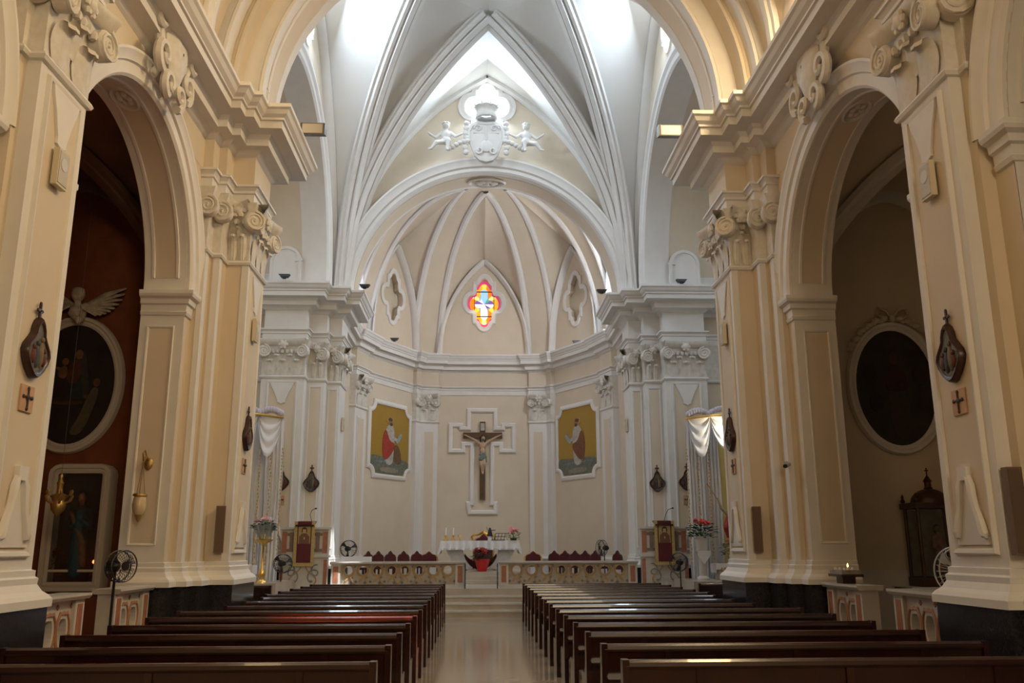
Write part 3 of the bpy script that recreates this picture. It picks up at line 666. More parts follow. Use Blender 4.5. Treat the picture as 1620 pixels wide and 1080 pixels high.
MB().grid([EDG[0][0], arcL]).build('apse_band', CREAM, CEIL, smooth=True); MB().grid([EDG[4][1], arcR]).build('apse_band', CREAM, CEIL, smooth=True)
rg = [arcL[-1]] + [tuple(p) for p in APEX]
MB().add(rg + [tuple(KP)], [(i, (i + 1) % 6, 6) for i in range(6)]).build('apse_crown', CREAM, CEIL)

# ------------------------------------------------------------------ windows
SKYG = mat('bright_sky_glass', (.9, .95, 1), .3, emit=(.92, .97, 1.0), estr=7)
YELG = mat('warm_fill_glow', (.9, .7, .4), .3, emit=(1.0, .78, .45), estr=2.0)  # glowing panes added in the nave lunettes to go with the warm fill
wn = [0]
def window(label, parts):
    wn[0] += 1
    o = thing('window_%d' % wn[0], parts[0][3], label, 'window', kind='structure')
    for nm, mb, m, _ in parts: mb.build(nm, m, o)
    return o
def bars(mb, ax, val, c, zc, rx, rz, w=.025):
    for k in (-.33, .33):
        for a0, a1, z0, z1 in ((c + k * rx - w, c + k * rx + w, zc - rz, zc + rz), (c - rx, c + rx, zc + k * rz - w, zc + k * rz + w)):
            if ax == 'x': mb.box(val - .02, val + .02, a0, a1, z0, z1)
            else: mb.box(a0, a1, val - .02, val + .02, z0, z1)
    return mb
window('quatrefoil window blazing with daylight over the sanctuary arch', [('pane', MB().prism(mv(QFX, 0, 16.35), 'y', 27.6, 27.62), SKYG, (0, 27.6, 16.35))])
for s in (-1, 1):
    window('quatrefoil daylight window high in the %s transept wall' % NAME[s], [('pane', MB().prism(mv(QFX, 21.9, 16.3), 'x', s * 5.25, s * 5.27), SKYG, (s * 5.25, 21.9, 16.3))])
for s, c, hole in NW:
    window('added warm glowing nave pane in the %s lunette, %s bay' % (NAME[s], 'far' if c == YA else 'near'), [('pane', MB().prism(hole, 'x', s * 5.38, s * 5.40), YELG, (s * 5.38, c, 11.5))])
for i, nm in ((0, 'front left'), (1, 'canted left'), (3, 'canted right'), (4, 'front right')):
    a, b, MM, q, zc = LUN[i]
    g = mat('sunlit_glass', (.9, .95, 1), .3, emit=(.95, .97, 1.0), estr=110) if i == 4 else mat('violet_glass', (.5, .42, .8), .3, emit=(.50, .42, .95), estr=7) if i == 0 else mat('plain_cream_glass', (.62, .55, .42), .5)
    window('quatrefoil apse window in the %s lunette' % nm, [('pane', MB().prism(mv(q, 0, zc), 'y', .03 if i in (0, 4) else .26, .05 if i in (0, 4) else .28, M=MM), g, (MM.translation.x, MM.translation.y, zc))])
# stained glass of the apse: coloured panes in rings
a, b, MM, q, zc = LUN[2]
SG = thing('window_20', (0, 36.6, zc), 'stained glass quatrefoil with amber border above the crucifix', 'window', kind='structure')
def gl(name, c, e=2.6): return mat('glass_' + name, c, .2, emit=c, estr=e * .62)
AMB = [gl('amber', (1.0, .42, .02)), gl('gold', (1.0, .62, .06), 3.4), gl('orange', (.95, .25, .01)), gl('yellow', (1.0, .78, .25), 3.2)]
ROSE = gl('rose', (.75, .06, .22), 1.8); WG = gl('white', (.95, .93, 1.0), 3.2); BG = gl('blue', (.35, .65, 1.0), 2.4); GG = gl('green', (.05, .55, .28), 2.0); DKG = gl('violet', (.25, .12, .5), 1.6)
sc = lambda k, kz=None: [(x * k, z * (kz or k)) for x, z in q]
def ringpane(name, k0, k1, i0, i1, m):
    A, B_ = sc(k0), sc(k1); n = len(A); idx = [i % n for i in range(i0, i1 + 1)]
    pts = [A[i] for i in idx] + [B_[i] for i in idx[::-1]]
    MB().prism(mv(pts, 0, zc), 'y', .24, .26, M=MM).build(name, m, SG)
for k in range(12): ringpane('rose_pane', .985, .86, k * 6, k * 6 + 6, ROSE)
for k in range(18): ringpane('amber_pane', .85, .50, k * 4, k * 4 + 4, AMB[(k * 7 + (k // 3)) % 4])
core = foil(.24, .50, .17, (.15, .40)); n = len(core)
for k in range(12):
    pts = [core[j % n] for j in range(k * 6, k * 6 + 7)] + [(0, 0)]; a = 2 * pi * (k * 6 + 3) / n
    m = BG if 60 < math.degrees(a) < 120 else GG if 30 < math.degrees(a) < 150 and k % 2 else WG if k % 5 else DKG
    MB().prism(mv(pts, 0, zc), 'y', .225, .24, M=MM).build('light_pane', m, SG)
mb = MB()
for zz in (zc - .55, zc + .55): mb.box(-.52, .52, .20, .23, zz - .02, zz + .02, M=MM)
for xx in (-.42, .42): mb.box(xx - .012, xx + .012, .20, .23, zc - .55, zc + .55, M=MM)
mb.build('lead_bar', BLACK, SG)

# ------------------------------------------------------------------ floor, steps, rear wall
FL = thing('floor', (0, 10, 0), 'polished beige marble floor of the nave aisle', 'floor', kind='structure')
MB().box(-10.2, 10.2, -8, 27, -.2, 0).build('paving', FLOORM, FL)
mb = MB(); mb.box(-8.3, 8.3, 25.62, 37, 0, .70); mb.build('sanctuary_platform', STEPM, FL)
for i in range(3): MB().box(-4.3, 4.3, 24.62 + i * .33, 25.7, i * .175, (i + 1) * .175).build('step', STEPM, FL); 
for i in range(3): MB().box(-4.32, 4.32, 24.60 + i * .33, 24.66 + i * .33, (i + 1) * .175 - .045, (i + 1) * .175 + .004).build('step_nosing', MARB, FL)
for i in range(3): MB().box(-1.75 + .1 * i, 1.55 - .1 * i, 28.6 + i * .35, 33.0, .70 + i * .12, .70 + (i + 1) * .12).build('altar_step', STEPM, FL)
RW_ = thing('wall_entrance', (0, -8, 0), 'plain cream entrance wall at the rear of the nave', 'wall', kind='structure')
MB().box(-10.2, 10.2, -8.2, -8, 0, 15.6).build('entrance_wall', CREAM, RW_)
# ------------------------------------------------------------------ pews
ORD = ['front', 'second', 'third', 'fourth', 'fifth', 'sixth', 'seventh', 'eighth', 'ninth', 'tenth', 'eleventh', 'twelfth', 'thirteenth', 'last']
def make_pew(L, side):
    r = thing('pew', (0, 0, 0), 'x', 'pew', 'pews in two blocks either side of the aisle')
    h = L / 2
    MB().prism([(-.02, .40), (.01, .40), (-.015, .875), (-.04, .875)], 'x', -h + .05, h - .05).build('backrest', WOOD, r)
    MB().prism([(-.055, .865), (.03, .865), (.04, .885), (.035, .915), (.01, .932), (-.03, .932), (-.06, .915), (-.065, .885)], 'x', -h + .03, h - .03).build('top_rail', WOOD, r)
    MB().prism([(.0, .41), (.40, .43), (.42, .445), (.41, .465), (.0, .445)], 'x', -h + .05, h - .05).build('seat', WOOD, r)
    for q in (-1, 1):
        x = q * h
        MB().prism([(-.05, 0), (.46, 0), (.46, .05), (.40, .08), (.385, .42), (.44, .47), (.42, .50), (.12, .50), (.07, .62), (.045, .935), (-.065, .935)], 'x', x - q * .055, x).build('end_panel', WOOD, r)
    MB().prism([(-.34, .14), (-.16, .14), (-.16, .19), (-.34, .19)], 'x', -h + .3, h - .3).build('kneeler', WOOD, r)
    MB().prism([(-.19, .62), (-.02, .60), (-.02, .62), (-.19, .64)], 'x', -h + .06, h - .06).build('book_ledge', WOOD, r)
    for q in (-.33, 0, .33): MB().box(q * L - .03, q * L + .03, -.055, -.015, .0, .87).build('back_stile', WOOD, r)
    return r
PROTO = {}
for i in range(14):
    y = 7.38 + 1.2 * i
    for s in (-1, 1):
        xi, xo = (1.04 if s < 0 else .90), (4.56 if y < 14 else 4.22 if y < 17.2 else 4.42)
        L = round(xo - xi, 2)
        if L not in PROTO: p = PROTO[L] = make_pew(L, s)
        else: p = copy_tree(PROTO[L])
        p.location = (s * (xi + xo) / 2, y, 0)
        p['label'] = 'dark mahogany pew %s of the aisle, %s' % ('left' if s < 0 else 'right', 'nearest the camera' if i == 0 else 'nearest the altar steps' if i == 13 else '%s row from the camera' % ORD[i])

# ------------------------------------------------------------------ marble balustrades
def balustrade(name, loc, rz, L, h, label, cat, kind, group=None):
    r = thing(name, (0, 0, 0), label, cat, group)
    MB().box(-L / 2, L / 2, -.13, .13, 0, .10).build('base', MARB, r)
    MB().prism([(-.17, h - .07), (.17, h - .07), (.20, h - .03), (.20, h), (-.20, h), (-.20, h - .03)], 'x', -L / 2 - .03, L / 2 + .03).build('coping', MARB, r)
    for q in (-1, 1):
        x0 = q * (L / 2 - .13)
        p = MB().box(x0 - .13, x0 + .13, -.125, .125, .10, h - .07).build('post', MARB, r)
        MB().box(x0 - .07, x0 + .07, -.132, -.12, .16, h - .13).build('inlay', PINK, p)
    a, b = -L / 2 + .26, L / 2 - .26; z0, z1 = .10, h - .07; H = z1 - z0
    holes = []
    mbf = MB(); mbo = MB()
    if kind == 'oval':
        n = max(2, round((b - a) / .36)); w = (b - a) / n
        for k in range(n):
            cx = a + w * (k + .5)
            up = [(cx + w * .30 * cos(t), z0 + H * .66 + H * .17 * sin(t)) for t in [2 * pi * j / 20 for j in range(20)]]
            up = [(x, z - (.03 if abs(x - cx) < w * .12 and z > z0 + H * .66 else 0)) for x, z in up]
            lo = [(cx + w * .22 * cos(t), z0 + H * .22 + H * .13 * sin(t)) for t in [2 * pi * j / 16 for j in range(16)]]
            holes += [up, lo]
            for hh, rr in ((up, .028), (lo, .018)):
                outline_frame(mbf, hh[::-1], ('y', -.07), [(-.085, 0), (-.085, .012), (-.05, .02), (-.045, 0)], -1)
            for zz in (.44, .93): mbo.prism([(cx + w * .5 + .035 * cos(t), z0 + H * zz + .035 * sin(t)) for t in (0, pi / 2, pi, 3 * pi / 2)], 'y', -.082, -.068)
    else:
        n = max(2, round((b - a) / .42)); w = (b - a) / n
        for k in range(n):
            cx = a + w * (k + .5); m = 1 if k < n / 2 else -1
            c1 = [(cx + m * .02 + .118 * cos(t), z0 + H * .70 + .118 * sin(t)) for t in [2 * pi * j / 18 for j in range(18)]]
            pts = [(.10, .50), (.13, .44), (.04, .32), (-.07, .20), (-.13, .12), (-.17, .14), (-.10, .24), (.0, .38)]
            c2 = [(cx + m * x * w * 1.4, z0 + H * z) for x, z in pts]
            c2 = c2 if m > 0 else c2[::-1]
            holes += [c1, c2]
            outline_frame(mbf, c1[::-1], ('y', -.07), [(-.062, 0), (-.062, .012), (-.012, .018), (-.012, 0)], -1)
            outline_frame(mbf, c2, ('y', -.07), [(-.0, 0), (.0, .012), (.045, .018), (.05, 0)], -1)
            mbf.tube([(cx + m * x * w, -.075, z0 + H * z) for x, z in ((.5, .96), (.36, .80), (.40, .55), (.22, .34), (.34, .14), (.5, .05))], .024, 5)
            for dz, dx, rr in ((.36, .30, .045), (.10, .22, .05), (.88, .5, .04), (.16, -.42, .045)):
                mbo.prism([(cx + m * dx * w + rr * cos(t), z0 + H * dz + rr * sin(t)) for t in (0, pi / 2, pi, 3 * pi / 2)], 'y', -.08, -.068)
    MB().plate(rect(a, b, z0, z1), holes, 'y', -.07, .05).build('pierced_panel', MARB if kind == 'oval' else mat('rail_stone', (.46, .40, .31), .35, noise=(.38, .32, .24), nscale=9), r)
    mbf.build('ribbon_inlay', OCHRE if kind != 'oval' else mat('rust_marble', (.36, .17, .09), .3), r)
    o = mbo.build('stud_inlay', PINK if kind == 'oval' else mat('grey_marble', (.16, .17, .17), .3), r); o['kind'] = 'stuff'
    r.location = loc; r.rotation_euler = (0, 0, rz); return r
for s in (-1, 1):
    rz = pi / 2 if s < 0 else -pi / 2
    balustrade('chapel_balustrade', (s * 5.42, 10.98, 0), rz, 2.0, 1.26, 'pierced marble balustrade of the %s side arch, piece beside the near pier' % NAME[s], 'balustrade', 'oval', 'balustrades in the side arches')
    balustrade('chapel_balustrade', (s * 5.42, 13.62, 0), rz, 1.30, 1.26, 'pierced marble balustrade of the %s side arch, piece beside the far pier' % NAME[s], 'balustrade', 'oval', 'balustrades in the side arches')
balustrade('altar_rail', (-2.49, 26.02, .70), 0, 3.78, .74, 'long marble altar rail with scrolled openings left of the altar steps', 'altar rail', 'scroll', 'altar rails')
balustrade('altar_rail', (2.37, 26.02, .70), 0, 3.96, .74, 'long marble altar rail with scrolled openings right of the altar steps', 'altar rail', 'scroll', 'altar rails')
for x, nm in ((-.58, 'left'), (.33, 'right')):
    g = thing('gate_leaf', (x, 25.86, .70), 'dark iron gate leaf folded back at the %s rail end' % nm, 'gate', 'folded gate leaves')
    mb = MB(); mb.box(-.015, .015, -.36, .0, .08, .11); mb.box(-.015, .015, -.36, 0, .60, .63); mb.build('bar', BLACK, g).location = (0, 0, 0)
    for k in range(5): MB().tube([(0, -.04 - k * .07, .0 if k in (0, 4) else .08), (0, -.04 - k * .07, .68 if k in (0, 4) else .62)], .012, 6).build('upright', BLACK, g)

# ------------------------------------------------------------------ ambos with banners
BANR = mat('banner_red', (.11, .010, .015), .7); BANG = mat('banner_gold', (.55, .42, .16), .6, noise=(.40, .29, .10), nscale=25)
GREYM = mat('taupe_marble', (.26, .19, .15), .3, noise=(.20, .14, .11), nscale=8); SLATE = mat('blue_grey_marble', (.20, .23, .24), .3)
def ambo(x0, x1, s, label, lb):
    r = thing('ambo', ((x0 + x1) / 2, 25.9, .70), label, 'lectern', 'marble ambos')
    w = (x1 - x0) / 2
    MB().box(-w, w, -.14, .14, 0, .86).build('lower_body', MARB, r)
    MB().box(-w - .04, w + .04, -.18, .16, .86, .92).build('ledge', MARB, r)
    MB().box(-w, w, -.10, .14, .92, 1.64).build('upper_body', MARB, r)
    MB().box(-w - .04, w + .04, -.16, .18, 1.64, 1.70).build('coping', MARB, r)
    for q in (-1, 1):
        MB().box(q * w * .87 - .07, q * w * .87 + .07, -.112, -.09, .98, 1.58).build('red_inlay', PINK, r)
        mb = MB(); c = q * w * .56
        mb.box(c - .055, c + .055, -.115, -.09, 1.02, 1.56); mb.box(c - .13, c + .13, -.112, -.09, 1.46, 1.54); mb.box(c - .13, c + .13, -.112, -.09, 1.02, 1.10)
        mb.build('cross_inlay', GREYM, r)
        MB().box(q * w * .93 - .05, q * w * .93 + .05, -.15, -.13, .08, .80).build('red_inlay', PINK, r)
        mb = MB(); pts = []
        for i in range(36):
            t = i / 35; a = t * 2.2 * 2 * pi; rr = .05 + .13 * (1 - abs(2 * t - 1))
            pts.append((q * (w * .42 + (.15 - .3 * t) * .6 + rr * cos(a) * .8), -.145, .42 + (.32 - .64 * t) * .75 + rr * sin(a) * .8))
        mb.tube(pts, .02, 5); mb.build('scroll_inlay', SLATE, r)
        mb = MB(); mb.tube([(q * (w * .1 + .3 * sin(t * pi * 2) * .5 + .16), -.145, .06 + .74 * t) for t in [j / 16 for j in range(17)]], .02, 5); mb.build('ribbon_inlay', OCHRE, r)
    MB().prism([(-.24, 1.72), (.20, 1.84), (.20, 1.88), (-.24, 1.76)], 'x', -.26, .26).build('book_rest', WOOD, r)
    # banner hanging over the front
    b = MB().box(-.29, .29, -.205, -.19, .62, 1.86).build('banner', BANG, r, label='gold bordered banner with figure of a bearded man')
    MB().box(-.20, .20, -.211, -.204, .72, 1.86).build('banner_field', BANR, b)
    ic = mat('icon_gold', (.42, .30, .10), .5)
    MB().box(-.17, .17, -.214, -.21, 1.24, 1.74).build('icon_ground', ic, b)
    mb = MB(); mb.prism([(-.15, 1.24), (.15, 1.24), (.14, 1.44), (.06, 1.53), (-.06, 1.53), (-.14, 1.44)], 'y', -.217, -.213); mb.build('icon_robe', mat('icon_brown', (.17, .08, .04), .6), b)
    mb = MB(); mb.prism([(.055 * cos(t), 1.60 + .07 * sin(t)) for t in [j * pi / 6 for j in range(12)]], 'y', -.221, -.216); mb.box(-.02, .02, -.221, -.216, 1.36, 1.42); mb.build('icon_face', mat('icon_skin', (.50, .33, .18), .6), b)
    mb = MB(); mb.prism([(.075 * cos(t), 1.625 + .075 * sin(t)) for t in [j * pi / 8 for j in range(9)]] + [(-.075, 1.55), (-.045, 1.56), (-.045, 1.64), (.045, 1.64), (.045, 1.56), (.075, 1.55)], 'y', -.2225, -.217); mb.build('icon_hair', mat('icon_hair', (.05, .025, .015), .6), b)
    # microphone
    m = MB().tube([(s * -.05 + lb * .1, 0, 1.86), (lb * .1, -.02, 2.06), (lb * .16, -.08, 2.18), (lb * .26, -.14, 2.22)], .009, 6).build('microphone_stem', BLACK, r)
    MB().ell((lb * .28, -.15, 2.22), (.035, .03, .025)).build('microphone_head', BLACK, r)
    return r
ambo(-5.80, -4.48, -1, 'marble ambo with red and gold banner left of the altar rail', 1)
ambo(4.48, 5.80, 1, 'marble ambo with red and gold banner right of the altar rail', 1)

# ------------------------------------------------------------------ altar and what stands on it
AX, AY, AZ = -.13, 30.4, 1.06
ALTM = mat('altar_marble', (.60, .60, .60), .3, noise=(.48, .48, .48), nscale=4)
A = thing('altar', (AX, AY, AZ), 'white marble altar with curved scrolled supports', 'altar')
MB().box(-1.28, 1.22, -.42, .42, .90, .985).build('table_top', MARB, A)
for q in (-1, 1):
    pts = [(.55, 0), (.98, 0), (.98, .42), (1.10, .58), (1.12, .72), (1.05, .90), (.62, .90)] + [(.62 * cos(t), .90 - .88 * sin(t)) for t in [radians(d) for d in (8, 20, 32, 44, 56, 66)]]
    MB().prism([(q * x, z) for x, z in pts], 'y', -.30, .30).build('support', ALTM, A)
    mb = MB(); mb.join(volute(.17, .04), Matrix.Translation((q * .98, -.31, .74))); mb.build('scroll', ALTM, A, smooth=True)
MB().prism([(.62 * cos(t), .90 - .86 * sin(t)) for t in [.5 + (pi - 1) * i / 18 for i in range(19)]] + [(.56 * cos(t), .72 - .42 * sin(t)) for t in [pi - .35 - (pi - .7) * i / 12 for i in range(13)]], 'y', .02, .06).build('red_drape', VELVET, A)
MB().box(-.5, .5, -.3, .3, 0, .06).build('foot', MARB, A)
# cloth with hanging lace
mb = MB(); N = 60; rows = []
def cloth_pt(u, lvl): pass
top = []; 
Wc, Dc = 1.30, .44
per = [(-Wc, -Dc)] + [(-Wc + 2 * Wc * i / N, -Dc) for i in range(1, N)] + [(Wc, -Dc)] + [(Wc, -Dc + 2 * Dc * i / 16) for i in range(1, 16)] + [(Wc, Dc)] + [(Wc - 2 * Wc * i / N, Dc) for i in range(1, N)] + [(-Wc, Dc)] + [(-Wc, Dc - 2 * Dc * i / 16) for i in range(1, 16)]
rows = []
for lv in range(6):
    row = []
    for k, (x, y) in enumerate(per):
        onside = abs(abs(x) - Wc) < 1e-6
        L = .44 if onside else .31
        wv = .012 * lv * sin(k * 1.15) + (.05 * lv / 5 if onside else .012 * lv / 5)
        z = .99 - L * (lv / 5) + (.014 * abs(sin(k * .9)) if lv == 5 else 0)
        nx = (1 if x > 0 else -1) if onside else 0; ny = 0 if onside else (1 if y > 0 else -1)
        row.append((x * (1.004) + nx * wv, y * 1.004 + ny * wv, z))
    rows.append(row)
mb.grid(rows, True); mb.add(rows[0], [tuple(range(len(per)))])
CL = mb.build('altar_cloth', CLOTH, None, smooth=True); CL.location = (AX - .03, AY, AZ); tag(CL, 'white lace-edged cloth draped over the altar', 'tablecloth')
mb = MB()
for k in range(46): mb.ell((-Wc + .05 + k * (2 * Wc - .1) / 45, -Dc - .026, .72), (.024, .008, .03), 6, 4)
lp = mb.build('lace_hem', mat('lace', (.66, .62, .62), .9), None); lp.location = CL.location; lp.parent = CL; lp.location = (0, 0, 0)
ZT = AZ + .995
def on_altar(u, y=30.3): return at(u, 853, y=y).x
def candlestick(u, label, g):
    r = thing('candlestick', (on_altar(u), 30.3, ZT), label, 'candle', g)
    MB().lathe([(0, 0), (.085, 0), (.085, .03), (.03, .06), (.025, .12), (.05, .14), (.05, .17), (.02, .19), (0, .19)], seg=12).build('holder', GOLD, r, smooth=True)
    MB().lathe([(0, .18), (.026, .18), (.026, .42), (0, .43)], seg=10).build('candle', CLOTH, r, smooth=True)
    MB().tube([(0, 0, .43), (0, 0, .45)], .004, 5).build('wick', BLACK, r)
candlestick(705, 'white candle in gold holder at the left end of the altar', 'altar candles'); candlestick(717, 'white candle in gold holder, second from the left end of altar', 'altar candles')
r = thing('chalice', (on_altar(727), 30.3, ZT), 'small gold chalice beside the altar candles', 'cup')
MB().lathe([(0, 0), (.06, 0), (.06, .01), (.015, .03), (.015, .08), (.025, .09), (.07, .15), (.075, .19), (.06, .19), (.015, .10), (0, .10)], seg=14).build('cup', GOLD, r, smooth=True)
# presiding chair seen behind the altar
def throne(name, loc, rz, w, h, label, cat='chair', group=None):
    r = thing(name, (0, 0, 0), label, cat, group)
    MB().box(-w / 2, w / 2, -.22, .24, .40, .48).build('seat', VELVET, r)
    for q in (-1, 1):
        for yy in (-.20, .22): MB().box(q * (w / 2 - .03) - .025, q * (w / 2 - .03) + .025, yy - .025, yy + .025, 0, .40).build('leg', WOOD2, r)
    ol = [(-w / 2, .42), (w / 2, .42), (w / 2, h * .78), (w * .40, h * .86), (w * .2, h * .90), (w * .10, h * .96), (0, h), (-w * .10, h * .96), (-w * .2, h * .90), (-w * .40, h * .86), (-w / 2, h * .78)]
    MB().prism(ol, 'y', .20, .26).build('back_frame', OLDGOLD if group is None else WOOD2, r)
    MB().prism([(x * .84, z * .955 + .03) for x, z in ol], 'y', .185, .265).build('backrest', VELVET, r)
    r.location = loc; r.rotation_euler = (0, 0, rz); return r
p = at(765, 853, y=33.4)
TH = throne('presiding_chair', (p.x, 33.6, .94), pi, .80, 1.42, 'tall carved chair with dark red back behind the altar centre')
FL_D = MB().box(p.x - .7, p.x + .7, 33.0, 34.2, .70, .94).build('chair_dais', STEPM, FL)
mb = MB()
for q in (-1, 1): mb.tube([(q * .40, -.28, 1.1), (q * .44, -.28, 1.28), (q * .36, -.28, 1.36), (q * .2, -.28, 1.36), (0, -.28, 1.46)], [.03, .05, .05, .04, .06], 6)
mb.build('gilt_crest', GOLD, TH, smooth=True)
# book stand and book, microphone, lamp shade
r = thing('book_stand', (on_altar(789, 30.4), 30.35, ZT), 'black metal book stand holding an open book on altar', 'book stand')
for k in range(4): MB().tube([(-.16 + k * .11, -.08, .02), (-.10 + k * .11, .12, .24)], .010, 5).build('rod', BLACK, r)
for k in range(3): MB().tube([(-.18 + k * .04, -.08 + k * .10, .02 + k * .11), (.20 + k * .04, -.08 + k * .10, .02 + k * .11)], .010, 5).build('rail', BLACK, r)
MB().box(-.18, .2, -.12, .1, 0, .02).build('base', BLACK, r)
r = thing('altar_microphone', (on_altar(779, 30.4), 30.08, ZT), 'gooseneck microphone bending over the altar beside book stand', 'microphone')
MB().lathe([(0, 0), (.05, 0), (.05, .02), (0, .025)], seg=10).build('base', BLACK, r)
MB().tube([(0, 0, .02), (-.02, 0, .15), (-.10, 0, .26), (-.18, 0, .36), (-.20, 0, .44)], .008, 6).build('stem', BLACK, r)
MB().tube([(-.1, 0, .33), (.1, 0, .34)], .012, 6).build('head', BLACK, r)
r = thing('missal_lamp', (on_altar(775, 30.4), 30.45, ZT), 'small dark cone-shaded lamp on the altar by the chair', 'lamp')
MB().lathe([(0, 0), (.07, 0), (.06, .14), (0, .14)], seg=12).build('base', CLOTH, r, smooth=True)
MB().lathe([(.10, .14), (.09, .2), (.03, .42), (0, .42)], seg=12).build('shade', BLACK, r, smooth=True)

# ------------------------------------------------------------------ flowers
def foliage(n, r, h, lw=.05, ll=.16, seed=1, up=.6):
    rnd = random.Random(seed); mb = MB()
    for k in range(n):
        a = rnd.uniform(0, 2 * pi); t = rnd.random(); rr = r * sqrt(rnd.random()); z = h * (.1 + .9 * t) * (1 - .45 * (rr / r) ** 2)
        p = Vector((rr * cos(a), rr * sin(a), z)); d = Vector((cos(a), sin(a), up * rnd.uniform(-.3, 1.2))).normalized()
        s_ = d.cross(Vector((0, 0, 1))).normalized() * lw * rnd.uniform(.6, 1.2); L = ll * rnd.uniform(.6, 1.2)
        mb.add([tuple(p), tuple(p + d * L * .5 + s_), tuple(p + d * L + Vector((0, 0, -.03))), tuple(p + d * L * .5 - s_)], [(0, 1, 2, 3)])
    for k in range(max(4, n // 12)):
        a = rnd.uniform(0, 2 * pi); rr = r * .6 * rnd.random(); mb.tube([(0, 0, 0), (rr * .5 * cos(a), rr * .5 * sin(a), h * .5), (rr * cos(a), rr * sin(a), h * .9)], .006, 4)
    return mb
def blossom(r, seed=0):
    mb = MB()
    for ring, (n, q, z) in enumerate(((6, 1, 0), (5, .62, .03))):
        for k in range(n):
            a = 2 * pi * k / n + ring * .5; d = Vector((cos(a), sin(a), 0)); s_ = Vector((-sin(a), cos(a), 0))
            mb.add([(0, 0, z), tuple(d * r * q * .6 + s_ * r * .28 + Vector((0, 0, z + r * .25))), tuple(d * r * q + Vector((0, 0, z + r * .12))), tuple(d * r * q * .6 - s_ * r * .28 + Vector((0, 0, z + r * .25)))], [(0, 1, 2, 3)])
    mb.ell((0, 0, .03), (r * .15, r * .15, r * .12), 6, 4)
    return mb
def bouquet(root, base, r, h, n, m, nb, br, seed, front=True):
    o = foliage(n, r, h, seed=seed, lw=r * .18, ll=r * .5).build('foliage', LEAF, root); o.location = base; o['kind'] = 'stuff'
    rnd = random.Random(seed + 50)
    for k in range(nb):
        a = rnd.uniform(0, 2 * pi) if not front else rnd.uniform(pi, 2 * pi); rr = r * .75 * sqrt(rnd.random())
        L = Matrix.Translation((rr * cos(a), rr * sin(a), h * rnd.uniform(.72, 1.0))) @ Matrix.Rotation(rnd.uniform(.5, 1.2), 4, Vector((sin(a) * -1, cos(a), 0))) if rr > .001 else Matrix.Identity(4)
        b = MB(); b.join(blossom(br * rnd.uniform(.8, 1.2)), L); o = b.build('blossom', m if not isinstance(m, list) else m[k % len(m)], root); o.location = base
WRAP = mat('red_foil_wrap', (.62, .02, .02), .3)
r = thing('poinsettia', (at(763, 890, y=29.75).x, 29.75, 1.06), 'potted poinsettia wrapped in bright red foil before altar', 'potted plant')
mb = MB(); rows = [[((.14 + .11 * t + .025 * (k % 2) * t) * cos(2 * pi * k / 22), (.14 + .11 * t + .025 * (k % 2) * t) * sin(2 * pi * k / 22), .40 * t) for k in range(22)] for t in (0, .3, .6, .85, 1.0)]
mb.grid(rows, True); mb.add(rows[0], [tuple(range(22))]); mb.build('foil_wrap', WRAP, r)
bouquet(r, (0, 0, .28), .30, .44, 110, mat('dark_red_bract', (.33, .03, .02), .6), 12, .11, 3)
r = thing('flower_arrangement', (on_altar(812), 30.1, ZT), 'pink lilies with green leaves on the right end of altar', 'flowers')
MB().lathe([(0, 0), (.10, 0), (.12, .08), (0, .08)], seg=10).build('bowl', LEAF, r)
bouquet(r, (0, -.05, .02), .20, .36, 70, [PINKPET, mat('coral_petal', (.75, .22, .18), .55)], 7, .10, 11)

# ------------------------------------------------------------------ chairs of the sanctuary
k = 0
def chair_at(u, y, rz, label, big=False, z=.70, grp='red velvet choir chairs along the apse wall'):
    p = at(u, 880, y=y)
    return throne('choir_chair', (p.x, y, z), rz, .46 if not big else .58, 1.02 if not big else .98, label, 'chair', grp)
LROW = [(592, 31.9), (612, 32.6), (634, 33.3), (656, 33.9)]
pos = ['nearest the left pier', 'second from the left pier', 'third from the left pier', 'fourth from the left pier', 'closest to the altar on the left']
for i, (u, y) in enumerate([(575, 31.2)] + LROW): chair_at(u, y, pi + .9 - .12 * i, 'red velvet choir chair on the left, ' + pos[i])
RROW = [(880, 34.0), (898, 33.4), (915, 32.8), (932, 32.2), (949, 31.5), (985, 30.2)]
pos = ['closest to the altar', 'second from the altar', 'third from the altar', 'fourth from the altar', 'beside the fan', 'nearest the right pier']
for i, (u, y) in enumerate(RROW): chair_at(u, y, pi - .4 - .12 * i, 'red velvet choir chair on the right, ' + pos[i])
for u, nm in ((679, 'left'), (843, 'right')):
    p = at(u, 880, y=35.2); c = throne('gilt_chair', (p.x, 35.3, .70), pi, .70, 1.0, 'gilt arched chair with red back below the %s apse pilaster' % nm)
T = thing('side_table', (at(564, 880, y=27.9).x, 27.9, .70), 'small table under white cloth behind the left altar rail', 'table')
MB().box(-.40, .40, -.28, .28, .80, .84).build('top', WOOD2, T)
for qx in (-1, 1):
    for qy in (-1, 1): MB().box(qx * .36 - .025, qx * .36 + .025, qy * .24 - .025, qy * .24 + .025, 0, .80).build('leg', WOOD2, T)
tc = MB(); tc.box(-.42, .42, -.30, .30, .845, .86); tc.box(-.43, .43, -.312, -.30, .55, .86); tc.box(-.43, .43, .30, .312, .55, .86); tc.box(-.432, -.42, -.31, .31, .5, .86); tc.box(.42, .432, -.31, .31, .5, .86)
o = tc.build('table_cloth', CLOTH); o.location = T.location; tag(o, 'white cloth on the small table behind the left altar rail', 'tablecloth')
